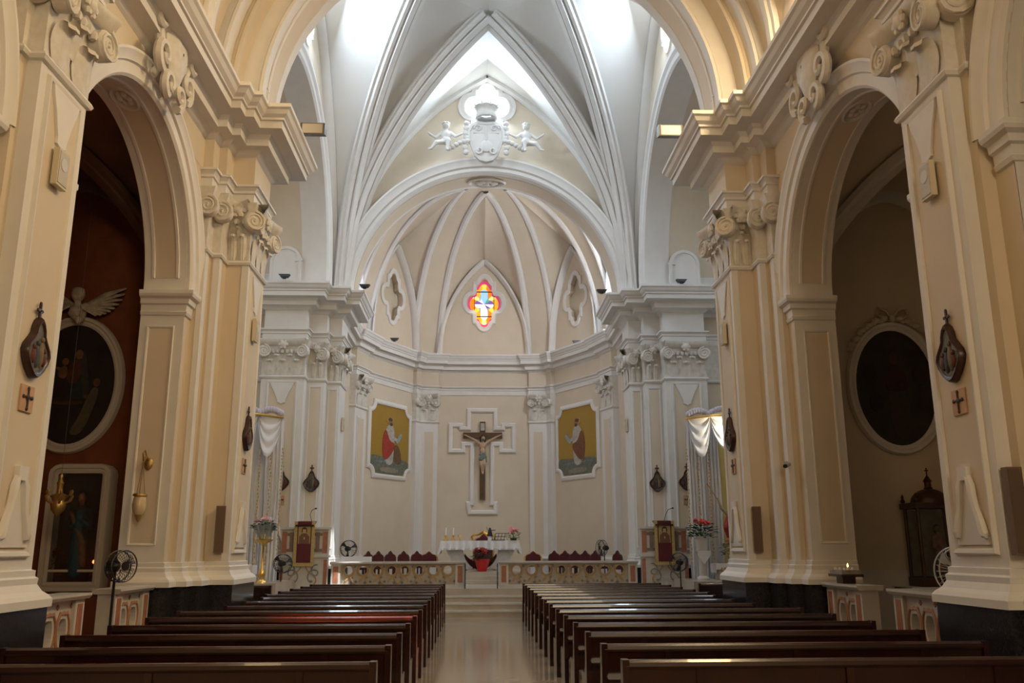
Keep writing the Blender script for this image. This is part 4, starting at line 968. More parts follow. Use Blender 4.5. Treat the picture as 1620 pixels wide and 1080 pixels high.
# ------------------------------------------------------------------ figures: capsules fused into one continuous skin
def blob(name, caps, m, parent, voxel=.02, smooth=6, loc=None, label=None):
    """caps: (p0, p1, r0, r1) tapered limbs or (c, (rx, ry, rz)) ellipsoids, fused by a voxel remesh"""
    mb = MB()
    for c in caps:
        if len(c) == 2: mb.ell(c[0], c[1], 14, 10)
        else:
            p0, p1, r0, r1 = c; mb.tube([p0, tuple((Vector(p0) + Vector(p1)) / 2), p1], [r0, (r0 + r1) / 2, r1], 10)
            mb.ell(p0, (r0,) * 3, 10, 8); mb.ell(p1, (r1,) * 3, 10, 8)
    o = mb.build(name, m, None)
    md = o.modifiers.new('fuse', 'REMESH'); md.mode = 'VOXEL'; md.voxel_size = voxel
    sm = o.modifiers.new('soft', 'SMOOTH'); sm.factor = .5; sm.iterations = smooth
    dg = bpy.context.evaluated_depsgraph_get(); dg.update()
    me = bpy.data.meshes.new_from_object(o.evaluated_get(dg)); o.modifiers.clear(); old = o.data; o.data = me; bpy.data.meshes.remove(old)
    me.polygons.foreach_set('use_smooth', [True] * len(me.polygons))
    if not me.materials: me.materials.append(m)
    if parent is not None: attach(o, parent)
    if loc: o.location = loc
    if label: o['label'] = label
    return o
def chaikin(pts, n=2):
    for _ in range(n):
        out = []
        for i in range(len(pts)):
            a, b = pts[i], pts[(i + 1) % len(pts)]
            out += [(a[0] * .75 + b[0] * .25, a[1] * .75 + b[1] * .25), (a[0] * .25 + b[0] * .75, a[1] * .25 + b[1] * .75)]
        pts = out
    return pts
def poly(pts, y, m, parent, name, t=.004):
    """flat painted shape in local xz, front at y"""
    return MB().prism(chaikin(pts) if len(pts) < 14 else pts, 'y', y - t, y + t).build(name, m, parent)
def circ(cx, cz, rx, rz, n=16): return [(cx + rx * cos(2 * pi * k / n), cz + rz * sin(2 * pi * k / n)) for k in range(n)]
def pm(name, c, r=.75): return mat('paint_' + name, c, r, noise=tuple(v * .62 for v in c), nscale=11)

# ------------------------------------------------------------------ crucifix
C = thing('crucifix', (-.04, 36.44, 3.74), 'large wooden crucifix with painted figure on the apse wall', 'crucifix')
MB().box(-.115, .115, -.06, .06, 0, 3.19).build('upright_beam', WOOD2, C)
MB().box(-.81, .81, -.07, .05, 2.50, 2.74).build('cross_beam', WOOD2, C)
MB().box(-.085, .085, -.085, -.06, 2.82, 3.12).build('title_plate', pm('parchment', (.55, .52, .46)), C)
hz = 2.34
blob('body', [((0, -.20, 2.22), (0, -.21, 2.42), .06, .055), ((.02, -.28, 2.47), (.085, .095, .115)), ((-.12, -.15, 2.28), (.12, -.15, 2.28), .075, .075), ((0, -.17, 2.20), (.145, .09, .17)), ((0, -.16, 1.98), (.115, .08, .16)), ((0, -.16, 1.80), (.135, .09, .12)),
     ((-.14, -.15, 2.29), (-.40, -.12, 2.46), .055, .042), ((-.40, -.12, 2.46), (-.68, -.10, 2.60), .042, .03), ((.14, -.15, 2.29), (.40, -.12, 2.46), .055, .042), ((.40, -.12, 2.46), (.68, -.10, 2.60), .042, .03),
     ((-.70, -.11, 2.61), (-.78, -.11, 2.64), .034, .02), ((.70, -.11, 2.61), (.78, -.11, 2.64), .034, .02),
     ((-.07, -.16, 1.74), (-.055, -.23, 1.40), .085, .06), ((.07, -.16, 1.74), (.06, -.25, 1.42), .085, .06), ((-.055, -.23, 1.40), (-.02, -.13, 1.12), .058, .036), ((.06, -.25, 1.42), (.025, -.14, 1.12), .058, .036),
     ((-.02, -.14, 1.11), (-.01, -.19, 1.02), .036, .028), ((.025, -.15, 1.12), (.015, -.22, 1.03), .036, .028)], SKIN, C, .017, 4)
blob('loincloth', [((0, -.165, 1.80), (.155, .115, .11)), ((0, -.18, 1.68), (.15, .12, .12)), ((.11, -.20, 1.74), (.17, -.19, 1.50), .06, .03), ((-.06, -.2, 1.62), (-.05, -.22, 1.54), .10, .05)], pm('grey_green', (.20, .25, .225)), C, .017, 3)
blob('hair', [((.01, -.25, 2.52), (.10, .09, .10)), ((-.07, -.23, 2.46), (-.08, -.20, 2.32), .05, .03), ((.09, -.23, 2.46), (.09, -.2, 2.32), .05, .03), ((.02, -.36, 2.40), (.04, .03, .055))], pm('dark_hair', (.03, .015, .01)), C, .015, 2)
mb = MB()
for k in range(14): a = 2 * pi * k / 14; mb.tube([(.01 + .105 * cos(a), -.26 + .095 * sin(a), 2.535 + .015 * (k % 2)), (.01 + .105 * cos(a + .7), -.26 + .095 * sin(a + .7), 2.555 - .015 * (k % 2))], .010, 5)
mb.build('thorn_crown', pm('thorn', (.08, .05, .02)), C)

# ------------------------------------------------------------------ mosaics of the canted apse walls
def wallframe(a, b):
    a, b = Vector(a), Vector(b); u = (b - a).normalized(); n = Vector((u.y, -u.x))
    return a, b, u, n
for s in (-1, 1):
    # local frame: x along the wall (left to right as seen), -y into the room
    a, b = ((-4.58, 33.02), (-2.94, 36.02)) if s < 0 else ((2.94, 36.02), (4.58, 33.02))
    u = (Vector(b) - Vector(a)).normalized(); n = Vector((u.y, -u.x)); mid = (Vector(a) + Vector(b)) / 2
    Wh, H0, H1 = 1.02, 4.55, 7.30
    sh = Vector(u) * (.10 if s < 0 else -.10); mid = mid + sh
    T = thing('mosaic', (mid.x, mid.y, H0), 'gold-ground mosaic of a robed saint with %s' % ('red mantle, left of the crucifix' if s < 0 else 'brown mantle, right of the crucifix'), 'mosaic', 'mosaics flanking the crucifix', rz=atan2(u.y, u.x))
    hw, hh = 1.36, H1 - H0; c = .34
    ol = [(-hw + c, 0), (hw - c, 0)]
    def notch(cx, cz, a0, a1): return [(cx + c * cos(a0 + (a1 - a0) * k / 6), cz + c * sin(a0 + (a1 - a0) * k / 6)) for k in range(7)]
    ol = notch(-hw, 0, pi / 2, 0) + notch(hw, 0, pi, pi / 2) + notch(hw, hh, -pi / 2, -pi) + notch(-hw, hh, 0, -pi / 2)
    MB().prism(ol, 'y', -.03, 0).build('gold_ground', mat('gold_mosaic', (.40, .245, .035), .42, noise=(.30, .175, .02), nscale=30, bump=.25), T)
    mb = MB(); outline_frame(mb, ol, ('y', 0), [(-.04, 0), (-.04, .07), (.02, .09), (.10, .07), (.14, .04), (.14, 0)], -1); mb.build('stucco_frame', WHITE, T)
    y = -.034
    gd = pm('mosaic_ground', (.17, .18, .14)); gd2 = pm('mosaic_ground2', (.30, .27, .20)); gd3 = pm('mosaic_blue', (.20, .24, .25))
    poly([(-hw + .02, .32), (-hw + c + .02, .04), (hw - c - .02, .04), (hw - .02, .34), (hw - .02, .66), (.2, .72), (-.4, .68), (-hw + .02, .78)], y, gd, T, 'mosaic_meadow')
    poly([(-hw + .05, .50), (-.2, .46), (.6, .54), (hw - .05, .50), (.5, .60), (-.3, .58)], y - .005, gd3, T, 'mosaic_water')
    poly([(-.6, .12), (.5, .12), (.7, .26), (.1, .34), (-.7, .28)], y - .005, gd2, T, 'mosaic_path')
    f = -s                                                    # which way the saint faces
    def X(pts): return [(f * x * 1.65, z) for x, z in pts]
    ox = -.05
    tun = pm('tunic', (.50, .47, .42)); man = pm('mantle_red', (.42, .05, .03)) if s < 0 else pm('mantle_brown', (.20, .075, .035))
    poly(X([(-.20, .42), (.14, .42), (.16, 1.2), (.18, 1.75), (.10, 1.98), (-.10, 1.98), (-.20, 1.75), (-.24, 1.2)]), y - .008, tun, T, 'tunic')
    poly(X([(-.26, .62), (-.10, .60), (.18, 1.05), (.20, 1.30), (-.02, 1.34), (-.18, 1.85), (-.30, 1.5), (-.32, 1.0)]), y - .012, man, T, 'mantle')
    poly(X([(.04, 1.62), (.34, 1.46), (.30, 1.36), (.02, 1.46)]), y - .014, tun, T, 'sleeve')
    poly(X([(.22, 1.32), (.34, 1.30), (.52, 1.66), (.40, 1.74)]), y - .016, pm('scroll_blue', (.36, .42, .44)), T, 'scroll')
    poly([(f * 0 + p[0], p[1]) for p in circ(0, 2.16, .27, .20)], y - .006, pm('halo', (.46, .27, .07)), T, 'halo')
    poly(circ(f * .01, 2.10, .125, .12), y - .012, pm('face', (.36, .20, .12)), T, 'face')
    poly(circ(f * -.02, 2.19, .135, .07), y - .014, pm('hair', (.10, .055, .03) if s < 0 else (.45, .43, .40)), T, 'hair')
    poly(circ(f * .04, 2.01, .09, .07), y - .015, pm('beard', (.10, .055, .03) if s < 0 else (.5, .48, .45)), T, 'beard')
    if s < 0: poly(X([(.14, .52), (.50, .46), (.46, .95), (.34, 1.22), (.20, 1.25), (.16, .9)]), y - .01, pm('beast', (.16, .09, .04)), T, 'beast')
    else: poly([(.22, .55), (.48, .55), (.48, 1.0), (.44, 1.18), (.36, 1.24), (.28, 1.18), (.26, .95)], y - .01, pm('lion', (.28, .18, .10)), T, 'beast')

# ------------------------------------------------------------------ oval altar paintings in the side chapels
def oval(s, label):
    T = thing('oval_painting', (s * 7.78, 16.38, 3.55), label, 'painting', 'oval paintings of the side chapels')
    rx, rz = .90, 1.24; cz = 1.24
    o1 = circ(0, cz, rx - .10, rz - .10, 56)
    mb = MB(); outline_frame(mb, o1, ('y', 0), [(-.02, .0), (-.02, .05), (.02, .07), (.06, .05), (.08, .09), (.13, .09), (.15, .05), (.16, 0)], -1); mb.build('frame', PALE if s > 0 else mat('beige_stucco', (.62, .57, .48), .7), T, smooth=30)  # left frame in beige stucco, right one in pale plaster
    MB().prism(o1, 'y', -.02, 0).build('canvas', mat('painting_dark', (.012, .011, .010), .45, noise=(.03, .02, .012), nscale=3), T)
    return T
OL = oval(-1, 'oval painting of a mother and child with kneeling saint, left chapel')
y = -.025
poly([(-.10, .95), (.35, .95), (.30, 1.5), (.16, 1.72), (-.05, 1.55)], y, pm('robe_teal', (.018, .03, .028)), OL, 'mother_robe')
poly([(-.12, 1.25), (.12, 1.25), (.15, 1.6), (.05, 1.72), (-.1, 1.6)], y - .003, pm('robe_red', (.09, .028, .012)), OL, 'mother_tunic')
poly(circ(.08, 1.80, .07, .09), y - .005, pm('flesh', (.22, .10, .045)), OL, 'mother_face')
poly([(-.30, 1.38), (-.12, 1.32), (-.10, 1.55), (-.2, 1.6)], y - .006, pm('flesh', (.22, .10, .045)), OL, 'child_body')
poly(circ(-.16, 1.66, .06, .07), y - .007, pm('flesh', (.22, .10, .045)), OL, 'child_face')
poly([(.0, .30), (.28, .28), (.48, .95), (.50, 1.15), (.40, 1.2), (.30, 1.0), (.18, .6)], y - .004, pm('habit', (.11, .085, .045)), OL, 'saint_habit')
poly(circ(.45, 1.27, .065, .08), y - .006, pm('flesh2', (.13, .065, .03)), OL, 'saint_face')
poly([(-.02, 1.55), (.10, 1.92), (.22, 1.78), (.26, 1.45), (.34, 1.0), (.2, 1.05), (.14, 1.5)], y - .002, pm('veil', (.045, .04, .03)), OL, 'mother_veil')
poly([(-.10, 1.42), (-.34, 1.52), (-.33, 1.58), (-.12, 1.50)], y - .007, pm('flesh', (.22, .10, .045)), OL, 'child_arm')
poly([(.22, .98), (.40, .92), (.42, .98), (.24, 1.06)], y - .007, pm('flesh2', (.13, .065, .03)), OL, 'saint_hand')
poly([(-.62, .9), (-.42, .7), (-.30, 1.0), (-.40, 1.3), (-.55, 1.25)], y - .001, pm('shadow_figure', (.04, .026, .016)), OL, 'attendant')
poly([(-.4, .86), (.1, .84), (.3, .90), (-.3, .94)], y - .003, pm('step', (.07, .035, .018)), OL, 'painted_step')
OR = oval(1, 'dark oval painting of a standing robed saint, right chapel')
poly([(-.12, .25), (.22, .25), (.24, 1.0), (.18, 1.5), (.02, 1.66), (-.14, 1.45), (-.16, .9)], y, pm('habit_dim', (.045, .035, .022)), OR, 'saint_robe')
poly([(-.22, 1.15), (.26, 1.15), (.2, 1.55), (0, 1.68), (-.16, 1.52)], y - .003, pm('cape_dim', (.05, .016, .01)), OR, 'saint_cape')
poly(circ(.0, 1.80, .09, .12), y - .004, pm('flesh_dim', (.07, .035, .02)), OR, 'saint_face')
for x, z in ((-.48, 1.50), (.50, 1.45), (-.40, .95)): poly(circ(x, z, .14, .20), y - .001, pm('angel_dim', (.035, .022, .014)), OR, 'angel_figure')

# winged cherub over the left oval
STONE = mat('cherub_stone', (.66, .58, .46), .75, noise=(.40, .34, .26), nscale=10)
CH_ = thing('cherub', (-7.80, 16.34, 5.98), 'pale stone cherub with spread wings above left oval painting', 'sculpture')
blob('body', [((0, -.10, .50), (.125, .12, .14)), ((0, -.08, .36), (0, -.06, .22), .06, .08), ((0, -.04, .20), (.17, .10, .13)), ((-.1, -.08, .14), (.02, -.15, .02), .06, .05), ((.12, -.06, .15), (.13, -.15, .0), .06, .055), ((.10, -.2, -.02), (.07, .05, .08))], STONE, CH_, .018, 3)
for q in (-1, 1):
    w = bpy.data.objects.new('wing', None); COL.objects.link(w); attach(w, CH_)
    for k in range(9):
        t = k / 8; a = radians(24 - 66 * t); L = .80 - .44 * t; c0 = (q * .12, -.02, .30)
        mb = MB(); pts = []; ww = .15
        pts = [(c0[0], c0[1] - .012 * k, c0[2]), (c0[0] + q * L * .5 * cos(a), c0[1] - .012 * k - .02, c0[2] + L * .5 * sin(a) + .05), (c0[0] + q * L * cos(a), c0[1] - .012 * k, c0[2] + L * sin(a) + .03)]
        mb.tube(pts, [.08, ww * .75, .03], 8, flat=.25); mb.build('feather', STONE, w, smooth=True)
blob('hair', [((.06 * cos(k), -.1 + .03 * sin(k * 2), .585 + .02 * sin(k * 3)), (.055, .055, .045)) for k in range(7)] + [((0, -.09, .56), (.115, .11, .09))], STONE, CH_, .018, 2)
# bow and leaf garland over the right oval
G = thing('garland', (7.82, 16.36, 6.0), 'stucco bow with leafy garland over the right oval painting', 'relief')
GST = mat('garland_stucco', (.62, .55, .44), .75)
for q in (-1, 1):
    mb = MB(); mb.tube([(0, -.05, .12), (q * .12, -.09, .30), (q * .26, -.09, .34), (q * .30, -.08, .22), (q * .16, -.06, .12), (0, -.05, .10)], [.03, .05, .05, .05, .045, .03], 6, flat=.5); mb.build('bow_loop', GST, G, smooth=True)
    for k in range(6):
        t = (k + 1) / 6; a = pi / 2 - q * t * .95; x, z = 1.03 * cos(a), -1.21 + 1.37 * sin(a)
        mb = MB(); mb.ell((x, -.06, z + .03 * sin(k * 3)), (.085, .05, .06), 8, 6); mb.ell((x + q * .05, -.05, z - .05), (.06, .04, .05), 8, 6); mb.build('leaf_cluster', GST, G, smooth=True)
MB().ell((0, -.08, .14), (.06, .05, .08)).build('knot', GST, G, smooth=True)

# ------------------------------------------------------------------ glazed statue niche, left chapel
N = thing('statue_niche', (-7.34, 16.38, 1.18), 'arched stone framed niche behind glass with blue-robed statue, left chapel', 'niche')
o1 = [(-.44, .02), (.44, .02), (.44, 1.92)] + [(.34 + .10 * cos(a), 1.92 + .08 * sin(a)) for a in (.4, 1.0, 1.5)] + [(-.34 - .10 * cos(a), 1.92 + .08 * sin(a)) for a in (1.5, 1.0, .4)] + [(-.44, 1.92)]
mb = MB(); outline_frame(mb, o1, ('y', 0), [(-.05, 0), (-.05, .26), (-.0, .28), (.03, .26), (.04, .30), (.10, .30), (.12, .26), (.12, 0)], -1); mb.build('frame', mat('beige_stucco', (.62, .57, .48), .7), N, smooth=30)
MB().prism(o1, 'y', -.02, 0).build('niche_back', mat('niche_teal', (.03, .045, .045), .6), N)
MB().prism([(x * .96, z) for x, z in o1], 'y', -.235, -.23).build('pane', mat('pane_glass', (.9, .95, .95), .05, trans=1.0), N)
MB().box(-.40, .40, -.27, -.22, .24, .28).build('shelf_bar', mat('beige_stucco', (.62, .57, .48), .7), N)
ST = thing('niche_statue', (-7.30, 16.24, 1.20), 'saint statue in blue robe inside the left chapel niche', 'statue')
MB().box(-.20, .20, -.08, .08, 0, .20).build('plinth', WOOD2, ST)
blob('body', [((0, 0, .24), (0, 0, .80), .16, .13), ((0, 0, .80), (0, 0, 1.22), .13, .12), ((-.12, 0, 1.25), (.12, 0, 1.25), .07, .07), ((0, 0, 1.3), (0, -.01, 1.42), .05, .05), ((0, -.01, 1.50), (.075, .08, .10)), ((-.16, 0, 1.22), (-.18, -.05, .98), .05, .045), ((-.18, -.05, .98), (-.04, -.13, 1.02), .04, .03), ((.16, 0, 1.22), (.19, -.04, .98), .05, .045), ((.19, -.04, .98), (.08, -.13, 1.10), .04, .03)], pm('robe_blue', (.03, .075, .10)), ST, .018, 3)
blob('head', [((0, -.035, 1.50), (.07, .075, .095)), ((0, -.1, 1.49), (.015, .02, .02)), ((0, -.02, 1.4), (.045, .045, .06))], pm('statue_skin', (.30, .17, .10)), ST, .014, 2)
blob('hair', [((0, .01, 1.53), (.085, .08, .09)), ((-.07, .02, 1.48), (-.07, .02, 1.36), .04, .03), ((.07, .02, 1.48), (.07, .02, 1.36), .04, .03)], pm('dark_hair', (.03, .015, .01)), ST, .014, 2)
blob('mantle', [((-.14, -.04, 1.22), (.10, -.09, .70), .06, .06), ((.10, -.09, .70), (.12, -.08, .34), .07, .06)], pm('mantle_ochre', (.16, .10, .04)), ST, .018, 2)
fl = thing('niche_flowers', (-7.62, 16.26, 1.46), 'dim red flowers at the feet of the niche statue', 'flowers')
bouquet(fl, (0, 0, 0), .12, .34, 40, pm('dim_red', (.22, .04, .02)), 5, .06, 21)
vl = thing('votive_light', (-6.98, 16.18, 1.46), 'tiny glowing red votive light in the left chapel niche', 'candle')
MB().lathe([(0, 0), (.03, 0), (.03, .10), (0, .10)], seg=10).build('cup', BLACK, vl)
MB().ell((0, 0, .13), (.022, .022, .03), 8, 6).build('flame', mat('red_glow', (1, .1, .02), .5, emit=(1, .12, .03), estr=25), vl)

# ------------------------------------------------------------------ glass shrine on its table, right chapel
TB = thing('shrine_table', (7.98, 15.98, 0), 'low dark table with white cloth edge under the shrine', 'table')
MB().box(-.62, .62, -.32, .36, 1.02, 1.10).build('top', WOOD2, TB)
for qx in (-1, 1):
    for qy in (-.28, .32): MB().box(qx * .56 - .04, qx * .56 + .04, qy - .03, qy + .03, 0, 1.02).build('leg', WOOD2, TB)
tc = MB(); tc.box(-.64, .64, -.34, .38, 1.10, 1.115); tc.box(-.64, .64, -.352, -.34, .98, 1.115)
for k in range(22): tc.prism([(-.64 + k * 1.28 / 22, .98), (-.64 + (k + 1) * 1.28 / 22, .98), (-.64 + (k + .5) * 1.28 / 22, .93)], 'y', -.352, -.342)
o = tc.build('runner', CLOTH); o.location = TB.location; tag(o, 'white scalloped runner on the shrine table', 'tablecloth')
S = thing('shrine', (8.0, 15.98, 1.118), 'dark wooden glass-sided shrine with domed roof, right chapel', 'shrine')
MB().box(-.40, .40, -.27, .27, 0, .16).build('base', WOOD2, S)
for qx in (-1, 1):
    for qy in (-1, 1):
        pz = MB().tube([(qx * .36, qy * .235, .16), (qx * .36, qy * .235, 1.36)], .035, 8).build('corner_post', WOOD2, S)
        MB().lathe([(.03, 0), (.045, .03), (.02, .08), (.03, .11), (0, .17)], (qx * .38, qy * .25, 1.47), 8).build('finial', WOOD2, S)
MB().box(-.43, .43, -.30, .30, 1.36, 1.46).build('cornice', WOOD2, S)
MB().lathe([(.33 * cos(a), 1.46 + .26 * sin(a)) for a in [pi / 2 * k / 8 for k in range(9)]], seg=20).build('dome', WOOD2, S, smooth=True)
MB().lathe([(.07, 1.70), (.08, 1.73), (.06, 1.75), (.06, 1.84), (.08, 1.86), (.0, 1.98)], seg=10).build('lantern', WOOD2, S)
mb = MB(); mb.box(-.01, .01, -.008, .008, 1.96, 2.10); mb.box(-.035, .035, -.008, .008, 2.04, 2.06); mb.build('finial_cross', WOOD2, S)
SG_ = mat('pane_glass', (.9, .95, .95), .05, trans=1.0)
MB().box(-.33, .33, -.245, -.24, .18, 1.34).build('pane', SG_, S); MB().box(-.365, -.36, -.21, .21, .18, 1.34).build('pane', SG_, S)
MB().box(-.33, .33, .22, .235, .18, 1.34).build('back_panel', pm('shrine_back', (.22, .22, .20)), S)
q = thing('shrine_statue', (8.08, 15.98, 1.28), 'small pink-robed statue standing inside the glass shrine', 'statue')
blob('body', [((0, 0, .10), (0, 0, .42), .10, .075), ((0, 0, .42), (0, 0, .66), .075, .075), ((-.07, 0, .68), (.07, 0, .68), .045, .045), ((0, 0, .72), (0, 0, .78), .03, .03), ((-.09, 0, .66), (-.12, -.05, .50), .03, .025), ((-.12, -.05, .5), (-.03, -.09, .54), .025, .02), ((.09, 0, .66), (.12, -.05, .50), .03, .025)], pm('robe_pink', (.40, .17, .13)), q, .014, 3)
blob('head', [((0, -.005, .84), (.05, .055, .065)), ((0, -.06, .835), (.01, .012, .014))], pm('statue_skin', (.30, .17, .10)), q, .011, 2)
blob('hair', [((0, .015, .865), (.055, .05, .055)), ((0, .04, .82), (.05, .03, .07))], pm('dark_hair', (.03, .015, .01)), q, .012, 2)
# ------------------------------------------------------------------ cartouches over the nave arches
def cscroll(mb, c, r, a0, turns, w, y=-.10, hand=1, n=22):
    pts = []; rad = []
    for i in range(n + 1):
        t = i / n; a = a0 + hand * turns * 2 * pi * t; q = r * (1 - .78 * t)
        pts.append((c[0] + q * cos(a), y - .05 * t, c[1] + q * sin(a))); rad.append(w * (1 - .45 * t))
    mb.tube(pts, rad, 6); return mb
for s in (-1, 1):
    K = thing('cartouche', (s * 4.98, 12.22, 9.12), 'stucco scrolled shield above the %s nave arch' % NAME[s], 'relief', 'shields above the nave arches', rz=pi / 2 if s < 0 else -pi / 2)
    KS = 1.28
    ol = [(0, -.46), (.12, -.40), (.20, -.26), (.30, -.10), (.34, .08), (.30, .26), (.36, .40), (.16, .36), (0, .42), (-.16, .36), (-.36, .40), (-.30, .26), (-.34, .08), (-.30, -.10), (-.20, -.26), (-.12, -.40)]
    ol = [(x * KS, z * KS) for x, z in ol]
    mb = MB(); rows = [[(x * k, -y_, z * k) for x, z in ol] for k, y_ in ((1.0, 0), (1.0, .10), (.8, .16), (.45, .20), (.05, .215))]
    mb.grid(rows, True); mb.build('shield', ORN, K, smooth=True)
    for q in (-1, 1):
        for c, r, a0, tn, w in (((q * .36, .46), .22, pi / 2, 1.35, .075), ((q * .52, .18), .17, pi * .6, 1.1, .06), ((q * .40, -.22), .20, -pi * .5, 1.2, .065), ((q * .17, -.46), .17, -pi * .5, 1.2, .06)):
            mb = MB(); cscroll(mb, (c[0] * KS, c[1] * KS), r * 1.2, a0 if q > 0 else pi - a0, tn, w * 1.15, hand=-q if c[1] > 0 else q); mb.build('scroll', ORN, K, smooth=True)
        mb = MB(); mb.tube([(q * .58, -.02, .40), (q * .62, -.06, .1), (q * .5, -.04, -.2), (q * .42, -.02, -.5)], [.05, .07, .05, .03], 6); mb.build('side_band', ORN, K, smooth=True)

# ------------------------------------------------------------------ crest with crown and putti over the sanctuary arch
CR = thing('crest', (-.03, 26.72, 14.10), 'white stucco coat of arms with crown over the sanctuary arch', 'relief')
ol = [(0, 0), (.22, .06), (.38, .22), (.48, .52), (.60, .80), (.62, 1.10), (.52, 1.34), (.30, 1.44), (0, 1.40), (-.30, 1.44), (-.52, 1.34), (-.62, 1.10), (-.60, .80), (-.48, .52), (-.38, .22), (-.22, .06)]
mb = MB(); mb.grid([[(x * k, -y_, .72 + (z - .72) * k) for x, z in ol] for k, y_ in ((1, -.05), (1, .10), (.86, .13), (.84, .10), (.5, .16), (.05, .18))], True); mb.build('shield', WHITE, CR, smooth=True)
mb = MB(); mb.box(-.42, .42, -.17, -.12, .98, 1.02); mb.box(-.02, .02, -.2, -.12, .70, 1.24); mb.build('shield_cross', WHITE, CR)
mb = MB()
for q in (-1, 1):
    cscroll(mb, (q * .27, 1.14), .14, 0 if q > 0 else pi, 1.2, .03, -.16, q); cscroll(mb, (q * .22, .36), .13, 0 if q > 0 else pi, 1.2, .035, -.16, -q)
mb.build('shield_scroll', WHITE, CR, smooth=True)['kind'] = 'stuff'
MB().ell((0, -.16, .52), (.20, .05, .22)).build('shield_charge', WHITE, CR, smooth=True)
cw = MB().lathe([(.30, 1.52), (.36, 1.54), (.38, 1.62), (.36, 1.66), (.36, 1.80), (.44, 1.92), (.40, 1.92), (.32, 1.82), (0, 1.8)], (0, -.04, 0), 20).build('crown', WHITE, CR, smooth=True)
for k in range(9):
    a = 2 * pi * k / 9 + .17; MB().tube([(.40 * cos(a), -.04 + .40 * sin(a), 1.88), (.44 * cos(a), -.04 + .44 * sin(a), 2.0)], [.06, .015], 6).build('crown_point', WHITE, cw)
MB().tube([(0, -.04, 1.8), (0, -.04, 2.18)], [.12, .02], 6).build('crown_finial', WHITE, cw)
for q in (-1, 1):
    mb = MB()
    for k in range(7): mb.ell((q * (.66 + .02 * sin(k * 2)), -.06, .34 + .17 * k), (.10, .08, .10), 8, 6)
    for k in range(6): mb.ell((q * (.62 + .12 * k), -.10, .72 - .05 * k + .03 * sin(k)), (.10, .09, .08), 8, 6)
    mb.build('leaf_swag', WHITE, CR, smooth=True)
    PU = thing('putto', (-.03 + q * 1.32, 26.62, 14.34), 'white stucco putto seated on the arch, %s of the crest' % ('right' if q > 0 else 'left'), 'sculpture', 'putti beside the crest')
    def m_(p): return (p[0] * -q, p[1], p[2])
    blob('body', [(m_((0, -.06, .98)), (.12, .12, .135)), (m_((0, -.05, .86)), m_((0, -.04, .78)), .06, .07), (m_((0, -.02, .66)), (.17, .13, .18)), (m_((0, -.02, .46)), (.17, .15, .15)),
        (m_((.15, -.02, .74)), m_((.32, -.10, .58)), .065, .05), (m_((.32, -.10, .58)), m_((.50, -.12, .66)), .05, .04), (m_((.50, -.12, .66)), m_((.56, -.13, .68)), .045, .03),
        (m_((-.15, -.02, .74)), m_((-.34, -.05, .56)), .065, .05), (m_((-.34, -.05, .56)), m_((-.52, -.08, .66)), .05, .04), (m_((-.52, -.08, .66)), m_((-.58, -.09, .72)), .045, .03),
        (m_((.07, -.06, .40)), m_((.08, -.32, .34)), .10, .08), (m_((.08, -.32, .34)), m_((.06, -.34, .02)), .075, .05), (m_((.06, -.34, .02)), m_((.06, -.42, -.02)), .05, .035),
        (m_((-.08, -.06, .40)), m_((-.30, -.24, .30)), .10, .08), (m_((-.30, -.24, .30)), m_((-.46, -.20, .10)), .075, .05), (m_((-.46, -.20, .10)), m_((-.56, -.22, .08)), .05, .03)], WHITE, PU, .022, 3)
    blob('hair', [(m_((.08 * cos(k * 1.05), -.06 + .06 * sin(k * 1.05), 1.06)), (.06, .06, .05)) for k in range(6)] + [((0, -.03, 1.03), (.11, .11, .10))], WHITE, PU, .02, 2)
MD = thing('soffit_medallion', (0, 27.62, 13.66), 'oval stucco rosette at the crown of the sanctuary arch', 'relief')
mb = MB(); mb.lathe([(.62, .16), (.66, .12), (.60, .08), (.54, .12), (.52, .16)], seg=28, M=Matrix.Diagonal((1, .5, 1, 1))); mb.build('oval_rim', WHITE, MD, smooth=True)
for k in range(9):
    a = 2 * pi * k / 9; mb = MB(); mb.ell((.26 * cos(a), .13 * sin(a), .11), (.13, .07, .06), 8, 6); mb.build('petal', ORN, MD, smooth=True)
MB().ell((0, 0, .08), (.10, .06, .06), 8, 6).build('rosette_heart', ORN, MD, smooth=True)

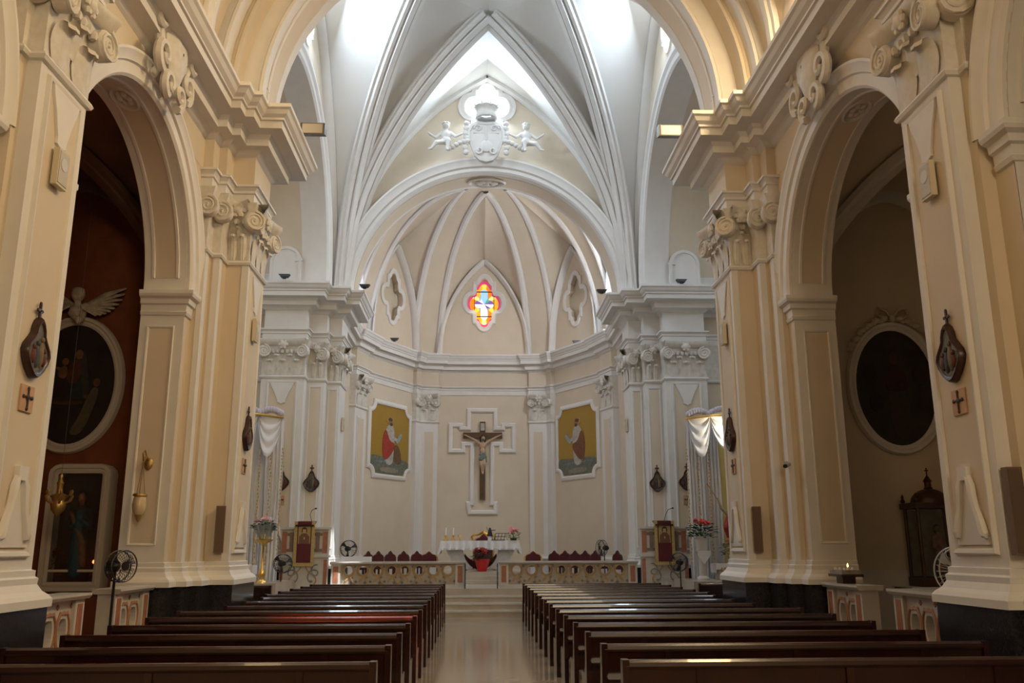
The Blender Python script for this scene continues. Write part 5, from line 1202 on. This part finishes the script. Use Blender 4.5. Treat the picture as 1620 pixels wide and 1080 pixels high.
# ------------------------------------------------------------------ stations of the cross, plaques, wall speakers
STW = mat('station_wood', (.05, .018, .014), .35, noise=(.03, .012, .01), nscale=14); STR = mat('station_relief', (.16, .13, .075), .4, noise=(.05, .05, .045), nscale=18)
FIG = [pm('relief_red', (.13, .035, .025)), pm('relief_blue', (.06, .08, .10)), pm('relief_tan', (.22, .16, .09))]
def station(loc, rz, label, k=1.0):
    T = thing('station_medallion', loc, label, 'relief', 'stations of the cross', rz=rz)
    h = [(0, 0), (.06, .015), (.14, .08), (.22, .18), (.25, .26), (.225, .33), (.14, .42), (.10, .47), (.085, .54), (.05, .61), (0, .65)]
    ol = [(x * k, z * k) for x, z in h] + [(-x * k, z * k) for x, z in h[-2:0:-1]]
    mb = MB(); mb.grid([[(x * q, -d, .3 * k + (z - .3 * k) * q) for x, z in ol] for q, d in ((1, 0), (1, .05), (.93, .08), (.84, .075), (.78, .055))], True); mb.add([(x * .98, -.002, .3 * k + (z - .3 * k) * .98) for x, z in ol], [tuple(range(len(ol)))])
    mb.build('frame', STW, T, smooth=True)
    MB().prism([(x * .82, .3 * k + (z - .3 * k) * .82) for x, z in ol], 'y', -.06, -.05).build('relief_ground', STR, T)
    for q, (x, z, hh) in enumerate(((-.10, .14, .16), (-.03, .10, .25), (.05, .11, .29), (.11, .14, .15))):
        o = MB().ell((x * k, -.062, (z + hh / 2) * k), (.042 * k, .025, hh / 2 * k), 8, 6).ell((x * k, -.066, (z + hh + .015) * k), (.026 * k, .022, .03 * k), 8, 6); o.build('relief_figure', FIG[q % 3], T, smooth=True)
    mb = MB(); mb.box(-.012, .012, -.04, -.016, .64 * k, .80 * k); mb.box(-.045, .045, -.04, -.016, .71 * k, .735 * k)
    for x, z in ((-.045, .722), (.045, .722), (0, .80)): mb.ell((x, -.028, z * k), (.02, .014, .02), 6, 5)
    mb.build('finial_cross', STW, T)
    return T
def plaque(loc, rz, label):
    T = thing('cross_plaque', loc, label, 'plaque', 'terracotta cross plaques', rz=rz)
    MB().box(-.13, .13, -.018, 0, 0, .27).build('tile', TERRA, T)
    mb = MB(); mb.tube([(0, -.024, .03), (0, -.024, .24)], .012, 6); mb.tube([(-.075, -.024, .15), (.075, -.024, .15)], .012, 6)
    for x, z in ((0, .03), (0, .24), (-.085, .15), (.085, .15)): mb.ell((x, -.024, z), (.022, .012, .022), 6, 5)
    mb.ell((0, -.026, .15), (.035, .012, .035), 8, 5); mb.build('metal_cross', mat('dull_bronze', (.07, .05, .035), .5, metal=.5), T)
def wall_speaker(loc, rz, label):
    T = thing('wall_speaker', loc, label, 'speaker', 'cream wall speakers', rz=rz)
    MB().prism([(-.12, 0), (.12, 0), (.12, .42), (-.12, .42)], 'y', -.085, -.02).build('case', BOXM, T)
    MB().box(-.10, .10, -.092, -.085, .03, .39).build('grille', mat('speaker_grille', (.52, .48, .40), .6), T)
    MB().prism(circ(0, .26, .075, .075), 'y', -.097, -.092).build('cone_ring', mat('speaker_ring', (.60, .57, .52), .5), T)
    MB().box(-.03, .03, -.03, .01, .10, .30).build('bracket', BLACK, T)
for s in (-1, 1):
    rz = pi / 2 if s < 0 else -pi / 2; nm = NAME[s]
    station((s * 4.884, 9.10, 3.52), rz, 'dark carved station medallion on the near %s pier' % nm)
    station((s * 4.464, 16.10, 3.52), rz, 'dark carved station medallion on the far %s nave pier' % nm)
    station((s * 5.26, 27.026, 3.46), 0, 'dark carved station medallion above the %s ambo' % nm)
    station((s * 6.06, 26.516, 3.46), 0, 'dark carved station medallion half hidden by the %s drapery' % nm)
    plaque((s * 4.886, 9.08, 3.17), rz, 'terracotta plaque with cross under the near %s medallion' % nm)
    plaque((s * 4.466, 16.10, 3.12), rz, 'terracotta plaque with cross under the far %s nave medallion' % nm)
    plaque((s * 6.06, 26.518, 3.06), 0, 'terracotta plaque with cross by the %s drapery' % nm)
    wall_speaker((s * 4.884, 9.10, 5.63), rz, 'small cream speaker high on the near %s pier' % nm)
    wall_speaker((s * 4.464, 16.10, 5.55), rz, 'small cream speaker high on the far %s nave pier' % nm)
    wall_speaker((s * 4.61, 28.15, 5.45), rz, 'small cream speaker on the %s sanctuary pier' % nm)
def column_speaker(loc, rz, h, label):
    T = thing('column_speaker', loc, label, 'speaker', 'brown column speakers', rz=rz)
    MB().prism([(-.075, 0), (.075, 0), (.075, h), (-.075, h)], 'y', -.13, -.03).build('case', BROWNBOX, T)
    MB().box(-.065, .065, -.135, -.13, .02, h - .02).build('grille', mat('brown_grille', (.12, .075, .05), .7), T)
    mb = MB(); mb.box(-.03, .03, -.035, .0, h - .16, h - .12); mb.box(-.03, .03, -.035, 0, .12, .16); mb.build('bracket', BLACK, T)
column_speaker((-4.66, 15.55, 1.74), .35, .78, 'slim brown column speaker on the far left pier')
column_speaker((4.66, 15.55, 1.72), -.35, .78, 'slim brown column speaker on the far right pier')
column_speaker((4.98, 8.57, 1.72), 0, .84, 'slim brown column speaker on the near right pier')
T = thing('security_camera', (4.97, 14.80, 3.10), 'small security camera on the far right pier', 'camera')
MB().box(-.03, .03, -.03, 0, .05, .12).build('bracket', STEEL, T); MB().tube([(0, -.03, .09), (-.02, -.08, .07)], .012, 6).build('arm', STEEL, T)
MB().tube([(.04, -.06, .07), (-.06, -.16, .03)], .035, 10).build('body', mat('camera_grey', (.45, .42, .40), .5), T); MB().tube([(-.06, -.16, .03), (-.08, -.18, .022)], [.037, .03], 10).build('lens', BLACK, T)

# ------------------------------------------------------------------ floodlights and small uplights on the cornices
for s, u, v in ((-1, 489, 205), (1, 1063, 208)):
    p = at(u, v, z=9.93)
    T = thing('floodlight', (s * 3.78, p.y, 9.72), 'small floodlight on the tip of the %s nave cornice' % NAME[s], 'floodlight', 'cornice floodlights')
    MB().box(-.04, .04, -.04, .04, 0, .14).build('stand', BLACK, T)
    dx = -s * .22
    MB().prism([(-.12, .06), (.12, .12), (.12, .34), (-.12, .30)], 'x', dx - .24, dx + .24).build('housing', mat('lamp_housing', (.07, .05, .035), .4), T)
    MB().add([(dx - .20, -.125, .08), (dx + .20, -.125, .08), (dx + .20, -.125, .28), (dx - .20, -.125, .28)], [(0, 1, 2, 3)]).build('glass', mat('lamp_glass', (.3, .28, .25), .15), T)
    MB().tube([(0, 0, .14), (dx, 0, .17)], .02, 6).build('arm', BLACK, T)
for nm, u, v, z in (('left transept', 450, 437, 9.80), ('right transept', 1078, 445, 9.80), ('left apse', 624, 537, 9.80), ('right apse', 912, 541, 9.80), ('left sanctuary', 577, 452, 9.82), ('right sanctuary', 952, 460, 9.82)):
    p = at(u, v, z=z)
    T = thing('uplight', (p.x, p.y, 9.725), 'small dark uplight standing on the %s cornice' % nm, 'spotlight', 'cornice uplights')
    MB().box(-.05, .05, -.05, .05, 0, .03).build('foot', BLACK, T)
    MB().prism([(-.10, .04), (.10, .04), (.17, .13), (-.17, .13)], 'y', -.08, .08).build('head', BLACK, T)

# ------------------------------------------------------------------ fans
def fan(name, loc, rz, h, r, m, label):
    T = thing(name, loc, label, 'fan', 'pedestal fans', rz=rz)
    MB().lathe([(0, 0), (.20, 0), (.20, .02), (.05, .05), (0, .05)], seg=18).build('base', m, T)
    MB().tube([(0, 0, .04), (0, 0, h - .08)], .018, 8).build('pole', m, T)
    MB().ell((0, .06, h), (.085, .13, .09), 12, 8).build('motor', m, T, smooth=True)
    mb = MB()
    for d in (-.05, -.17): mb.tube([(r * cos(2 * pi * k / 28), d, h + r * sin(2 * pi * k / 28)) for k in range(29)], .010, 5, cap=False)
    for k in range(24):
        a = 2 * pi * k / 24; mb.tube([(.05 * cos(a), -.19, h + .05 * sin(a)), (r * .7 * cos(a), -.19, h + r * .7 * sin(a)), (r * cos(a), -.13, h + r * sin(a)), (r * cos(a), -.06, h + r * sin(a)), (r * .5 * cos(a), .0, h + r * .5 * sin(a))], .0035, 4)
    mb.build('cage', m, T)
    MB().prism(circ(0, h, .06, .06), 'y', -.20, -.185).build('badge', m, T)
    for k in range(3):
        a = 2 * pi * k / 3 + .4; rows = []
        for i in range(6):
            t = i / 5; q = .05 + (r * .82) * t; w = .55 * (.35 + t * .65); rows.append([(q * cos(a + w * (j / 4 - .5)), -.11 + .05 * (j / 4 - .5), h + q * sin(a + w * (j / 4 - .5))) for j in range(5)])
        MB().grid(rows).build('blade', m if m is not BLACK else mat('dark_blade', (.03, .03, .035), .35), T, smooth=True)
    return T
WF = mat('fan_white', (.6, .58, .54), .4)
fan('pedestal_fan', (-5.16, 12.52, 0), 1.05, 1.58, .205, BLACK, 'black pedestal fan in the left side arch')
fan('pedestal_fan', (5.88, 11.2, 0), -1.0, 1.50, .30, WF, 'white pedestal fan half hidden by the near right pier')
fan('pedestal_fan', (-5.48, 24.5, 0), .5, 1.42, .24, BLACK, 'black pedestal fan beside the left ambo')
fan('pedestal_fan', (5.28, 24.5, 0), -.5, 1.42, .24, BLACK, 'black pedestal fan beside the right ambo')
fan('pedestal_fan', (at(550, 870, y=29.4).x, 29.4, .70), .4, 1.10, .26, BLACK, 'black pedestal fan behind the left altar rail')
fan('pedestal_fan', (at(956, 870, y=30.3).x, 30.3, .70), -1.1, 1.10, .26, BLACK, 'black pedestal fan behind the right altar rail')

# ------------------------------------------------------------------ hanging lamps, votive candles
T = thing('hanging_lamp', (-5.56, 14.22, 2.28), 'pale glass hanging lamp on gilt bracket by the left jamb', 'lamp')
br = MB(); br.tube([(0, .26, .92), (0, .14, .96), (0, .02, .90)], .018, 6); br.tube([(0, .02, .90), (0, -.02, 1.0), (0, .06, 1.06), (0, .14, .98)], .012, 6); br.ell((0, .25, .86), (.07, .03, .10)); br.build('bracket', OLDGOLD, T, smooth=True)
for a in (0, 2.1, 4.2): MB().tube([(.07 * cos(a), .02 + .07 * sin(a), .36), (0, .02, .88)], .005, 4).build('chain', OLDGOLD, T)
MB().lathe([(0, -.02), (.03, 0), (.06, .05), (.095, .12), (.105, .20), (.09, .30), (.08, .33)], (0, .02, 0), 16).build('glass_urn', mat('milk_glass', (.62, .50, .32), .25, spec=.6), T, smooth=True)
MB().lathe([(.075, .32), (.11, .34), (.105, .37), (.07, .37)], (0, .02, 0), 16).build('collar', OLDGOLD, T); MB().lathe([(0, -.07), (.02, -.05), (.05, .02), (.06, .05)], (0, .02, 0), 12).build('base_cup', OLDGOLD, T)
p = at(93, 790, y=14.6)
T = thing('brass_lamp', (p.x, 14.6, p.z - .28), 'ornate brass sanctuary lamp hanging in the left chapel', 'lamp')
MB().lathe([(0, 0), (.02, .02), (.05, .05), (.10, .12), (.12, .20), (.09, .26), (.11, .30), (.14, .34), (.10, .36), (.05, .38), (.04, .50), (.06, .54), (.02, .60), (.03, .66), (0, .72)], seg=16).build('body', OLDGOLD, T, smooth=True)
for k in range(6):
    a = 2 * pi * k / 6; mb = MB(); mb.tube([(.10 * cos(a), .10 * sin(a), .22), (.19 * cos(a), .19 * sin(a), .26), (.22 * cos(a), .22 * sin(a), .34), (.17 * cos(a), .17 * sin(a), .36)], [.02, .018, .015, .012], 5); mb.ell((.2 * cos(a), .2 * sin(a), .40), (.022, .022, .04), 6, 5); mb.build('scroll_arm', OLDGOLD, T, smooth=True)
MB().tube([(0, 0, .70), (0, 0, 8.25 - T.location.z)], .003, 5).build('chain', BLACK, T)
T = thing('votive_stand', (5.42, 13.78, 1.262), 'dark wooden votive candle tray standing on the right balustrade', 'candle stand')
MB().box(-.10, .10, -.12, .12, 0, .10).build('foot', WOOD2, T); MB().box(-.17, .17, -.26, .26, .10, .14).build('tray', WOOD2, T)
MB().box(-.15, .15, -.24, .24, .14, .20).build('candle_box', pm('box_cream', (.42, .38, .32)), T)
for k in range(5):
    c = MB().lathe([(0, .20), (.022, .20), (.022, .235), (0, .235)], (-.08 + .16 * (k % 2), -.18 + .09 * k, 0), 8).build('candle', CLOTH, T)
MB().lathe([(0, .235), (.012, .25), (.010, .27), (0, .30)], (.08, .09, 0), 8).build('flame', mat('candle_flame', (1, .5, .1), .5, emit=(1, .45, .10), estr=30), T)

# ------------------------------------------------------------------ transept altars with draperies
for s in (-1, 1):
    MB().box(5.35, 8.2, 23.3, 25.70, 0, .95).build('transept_dais', STEPM, FL, M=MX[s])
GAUZE = mat('white_gauze', (.80, .79, .80), .9, bump=.1, nscale=14); MAUVE = mat('mauve_gauze', (.55, .52, .60), .9)  # white gauze for swags and curtains, mauve for the ruffles
def curtain(x0, x1, z0, z1, y, folds, amp, name, m, parent, seg=6):
    n = folds * 6; rows = []
    for j in range(seg + 1):
        z = z1 + (z0 - z1) * j / seg; rows.append([(x0 + (x1 - x0) * i / n + .02 * sin(j + i), y + amp * (.6 + .4 * j / seg) * sin(2 * pi * i / 6) + .01 * sin(i * 1.7 + j), z) for i in range(n + 1)])
    return MB().grid(rows).build(name, m, parent, smooth=True)
def swag(x0, x1, z, sag, drop, y, name, parent, m):
    rows = []
    for j in range(19):
        v = j / 18; rows.append([(x0 + (x1 - x0) * i / 24, y - .22 * sin(pi * i / 24) * v - .03 * sin(v * pi * 7), z + .06 * (1 - v) - (sag * v + drop * (1 if v > 0 else 0) * v * .3) * (1 - (2 * i / 24 - 1) ** 2) ** .8 - .10 * v * (1 if True else 0)) for i in range(25)])
    return MB().grid(rows).build(name, m, parent, smooth=True)
for s in (-1, 1):
    D = thing('altar_drapery', (s * 6.9, 24.7, .95), 'white draped canopy with gold garlands over the %s transept altar' % NAME[s], 'drapery', 'transept draperies')
    def m_(x): return s * (x - 6.9)
    y = .35
    xs = (5.72, 6.36, 7.0, 7.7)
    MB().tube([(m_(5.66), -.1, 4.42), (m_(6.35), -.16, 4.50), (m_(7.0), -.16, 4.56), (m_(7.9), -.1, 4.6)], .035, 8).build('curtain_pole', GOLD, D)
    for q, (a, b) in enumerate(((5.70, 6.36), (6.36, 7.05), (7.05, 7.8))):
        swag(m_(a), m_(b), 4.46 + .05 * q, 1.02 if q == 0 else .85, .1, -.06, 'swag', D, GAUZE)
        mb = MB()
        for k in range(9): mb.ell((m_(a + (b - a) * (k + .5) / 9), -.06, 4.52 + .05 * q + .13 * sin(pi * (k + .5) / 9)), (.075, .09, .10), 8, 6)
        mb.build('ruffle', MAUVE, D, smooth=True)
    for a, b in ((5.72, 6.20), (6.20, 6.70)):
        curtain(m_(a), m_(b), .0, 4.4, y + (.0 if a < 6 else .12), 5, .05, 'curtain', GAUZE, D)
    curtain(m_(6.5), m_(7.9), .3, 4.4, y + .45, 6, .03, 'back_hanging', mat('gold_hanging', (.62, .47, .16), .6), D)
    for k, xx in enumerate((5.72, 6.03, 6.34)):
        mb = MB()
        for j in range(34): mb.ell((m_(xx + .015 * sin(j * 1.9)), y - .10, .45 + j * .095), (.022, .022, .035), 5, 4)
        o = mb.build('gold_garland', GOLD, D); o['kind'] = 'stuff'
    # altar table with cloth
    B = thing('side_altar', (s * 6.75, 24.15, .95), 'small %s transept altar table with gilt rail' % NAME[s], 'altar', 'transept altars')
    MB().box(-.62, .62, -.25, .25, .36, .42).build('top', MARB, B)
    for q in (-1, 1): MB().box(q * .5 - .06, q * .5 + .06, -.18, .18, 0, .36).build('leg', MARB, B)
    for k in range(12): MB().tube([(-.5 + k * 1.0 / 11, -.29, .02), (-.5 + k * 1.0 / 11, -.29, .34)], .014, 6).build('gilt_rod', GOLD, B)
    c = MB(); c.box(-.64, .64, -.27, .27, .42, .435); c.box(-.645, .645, -.275, -.265, .28, .435); c.box(-.65, -.64, -.27, .27, .20, .435); c.box(.64, .65, -.27, .27, .20, .435)
    c = c.build('altar_cloth', CLOTH); c.location = B.location; tag(c, 'white cloth on the %s transept altar' % NAME[s], 'tablecloth', 'transept altar cloths')
# statue with raised arm, pots and flowers on the right
S2 = thing('altar_statue', (6.86, 24.62, .95), 'painted statue with raised arm and red cloak, right transept altar', 'statue')
MB().lathe([(0, 0), (.24, 0), (.24, .08), (.18, .12), (.16, .50), (.22, .56), (.22, .66), (0, .66)], seg=16).build('pedestal', OLDGOLD, S2)
blob('body', [((0, 0, .74), (0, 0, 1.3), .15, .14), ((0, 0, 1.3), (0, 0, 1.72), .13, .14), ((-.15, 0, 1.76), (.15, 0, 1.76), .075, .075), ((0, 0, 1.82), (0, -.01, 1.92), .05, .05), ((0, -.02, 2.02), (.085, .09, .11)), ((-.17, 0, 1.76), (-.34, -.06, 1.92), .06, .05), ((-.34, -.06, 1.92), (-.42, -.10, 2.12), .045, .032), ((-.42, -.1, 2.12), (-.44, -.11, 2.20), .035, .025), ((.17, 0, 1.76), (.24, -.06, 1.5), .06, .05), ((.24, -.06, 1.5), (.08, -.16, 1.48), .045, .03), ((-.07, -.02, .80), (-.08, -.14, .70), .06, .04), ((.07, -.02, .8), (.08, -.14, .70), .06, .04)], pm('statue_tunic', (.50, .42, .28)), S2, .02, 3)
blob('cloak', [((-.12, -.06, 1.72), (-.24, -.12, 1.40), .08, .09), ((-.24, -.12, 1.40), (-.20, -.10, 1.15), .09, .05), ((.1, .08, 1.6), (.12, .08, .9), .13, .12)], pm('cloak_red', (.33, .02, .015)), S2, .02, 3)
blob('head', [((0, -.05, 2.02), (.075, .07, .10)), ((0, -.12, 2.01), (.015, .02, .02))], SKIN, S2, .014, 2)
blob('hair', [((0, .0, 2.07), (.095, .09, .09)), ((0, .05, 1.98), (.08, .05, .11))], pm('dark_hair', (.03, .015, .01)), S2, .014, 2)
MB().tube([(-.44, -.12, 2.12), (-.62, -.16, 2.42), (-.74, -.18, 2.58)], .012, 6).build('staff', OLDGOLD, S2)
PD = thing('flower_pedestal', (5.78, 24.0, .95), 'white column pedestal with lace cloth at right transept', 'pedestal')
MB().lathe([(0, 0), (.18, 0), (.18, .06), (.11, .12), (.10, .62), (.16, .70), (.18, .76), (0, .76)], seg=16).build('column', MARB, PD, smooth=30)
MB().prism([(-.17, .77), (.17, .77), (.17, .66), (0, .42), (-.17, .66)], 'y', -.20, -.19).build('lace_drop', CLOTH, PD); MB().lathe([(0, .77), (.19, .77), (.19, .775), (0, .775)], seg=16).build('lace_top', CLOTH, PD)
PT = thing('potted_plant', (5.78, 24.0, 1.73), 'leafy plant with red blooms in white pot on pedestal', 'potted plant')
MB().lathe([(0, 0), (.13, 0), (.17, .30), (.20, .32), (.20, .37), (.16, .37), (.12, .06), (0, .06)], seg=18).build('pot', mat('ceramic_white', (.72, .70, .66), .25), PT, smooth=30)
bouquet(PT, (0, 0, .30), .34, .50, 150, REDPET, 8, .09, 31)
PT = thing('potted_plant', (6.62, 24.02, 1.387), 'red-flowered plant in small white pot on right side altar', 'potted plant')
MB().lathe([(0, 0), (.09, 0), (.12, .20), (.13, .22), (.10, .22), (.08, .05), (0, .05)], seg=16).build('pot', mat('ceramic_white', (.72, .70, .66), .25), PT, smooth=30)
bouquet(PT, (0, 0, .18), .26, .46, 110, [REDPET, mat('orange_petal', (.62, .20, .05), .55)], 9, .08, 41)
# left: gilt flower stand, wrapped bouquet, covered table
GS = thing('flower_stand', (-5.82, 23.75, .95), 'tall gilt stand with wide tray at left transept', 'stand')
MB().lathe([(0, 0), (.15, 0), (.14, .04), (.06, .10), (.10, .20), (.08, .28), (.03, .36), (.03, .92), (.06, .98), (.24, 1.06), (.26, 1.10), (.22, 1.10), (0, 1.04)], seg=18).build('stem', GOLD, GS, smooth=True)
BQ = thing('wrapped_bouquet', (-5.82, 23.75, 2.055), 'silver-wrapped bouquet of pale pink flowers on gilt stand', 'flowers')
mb = MB(); rows = [[((.10 + .20 * t + .02 * (k % 2)) * cos(2 * pi * k / 24), (.10 + .20 * t + .02 * (k % 2)) * sin(2 * pi * k / 24), .36 * t) for k in range(24)] for t in (0, .5, 1)]; mb.grid(rows, True); mb.build('foil_wrap', mat('silver_foil', (.42, .45, .45), .35, metal=.6), BQ)
bouquet(BQ, (0, 0, .20), .28, .34, 90, [PINKPET, mat('pale_petal', (.8, .6, .62), .55)], 10, .08, 51)
for s in (-1, 1):
    b = make_pew(1.3, s) if s < 0 else copy_tree(BEN); BEN = b if s < 0 else BEN
    b.location = (s * 5.92, 22.55, 0); b['label'] = 'short dark bench in the %s transept beside the last pews' % NAME[s]; b['category'] = 'bench'; b['group'] = 'transept benches'
T = thing('canopy_lamp', (6.75, 24.35, 5.1), 'small lamp under the right transept canopy', 'lamp')
MB().tube([(0, 0, .16), (0, 0, 0)], [.03, .07], 10).build('shade', BLACK, T); MB().ell((0, 0, -.01), (.035, .035, .03), 8, 6).build('bulb', mat('bulb_glow', (1, .85, .6), .5, emit=(1, .82, .55), estr=12), T)
MB().tube([(0, 0, .16), (0, .3, .32), (0, .5, .30)], .01, 5).build('arm', BLACK, T)
pl = bpy.data.lights.new('canopy_lamp_light', 'POINT'); pl.energy = 75; pl.color = (1, .86, .62); pl.shadow_soft_size = .06
plo = bpy.data.objects.new('canopy_lamp_light', pl); COL.objects.link(plo); plo.location = (6.75, 24.35, 5.0)
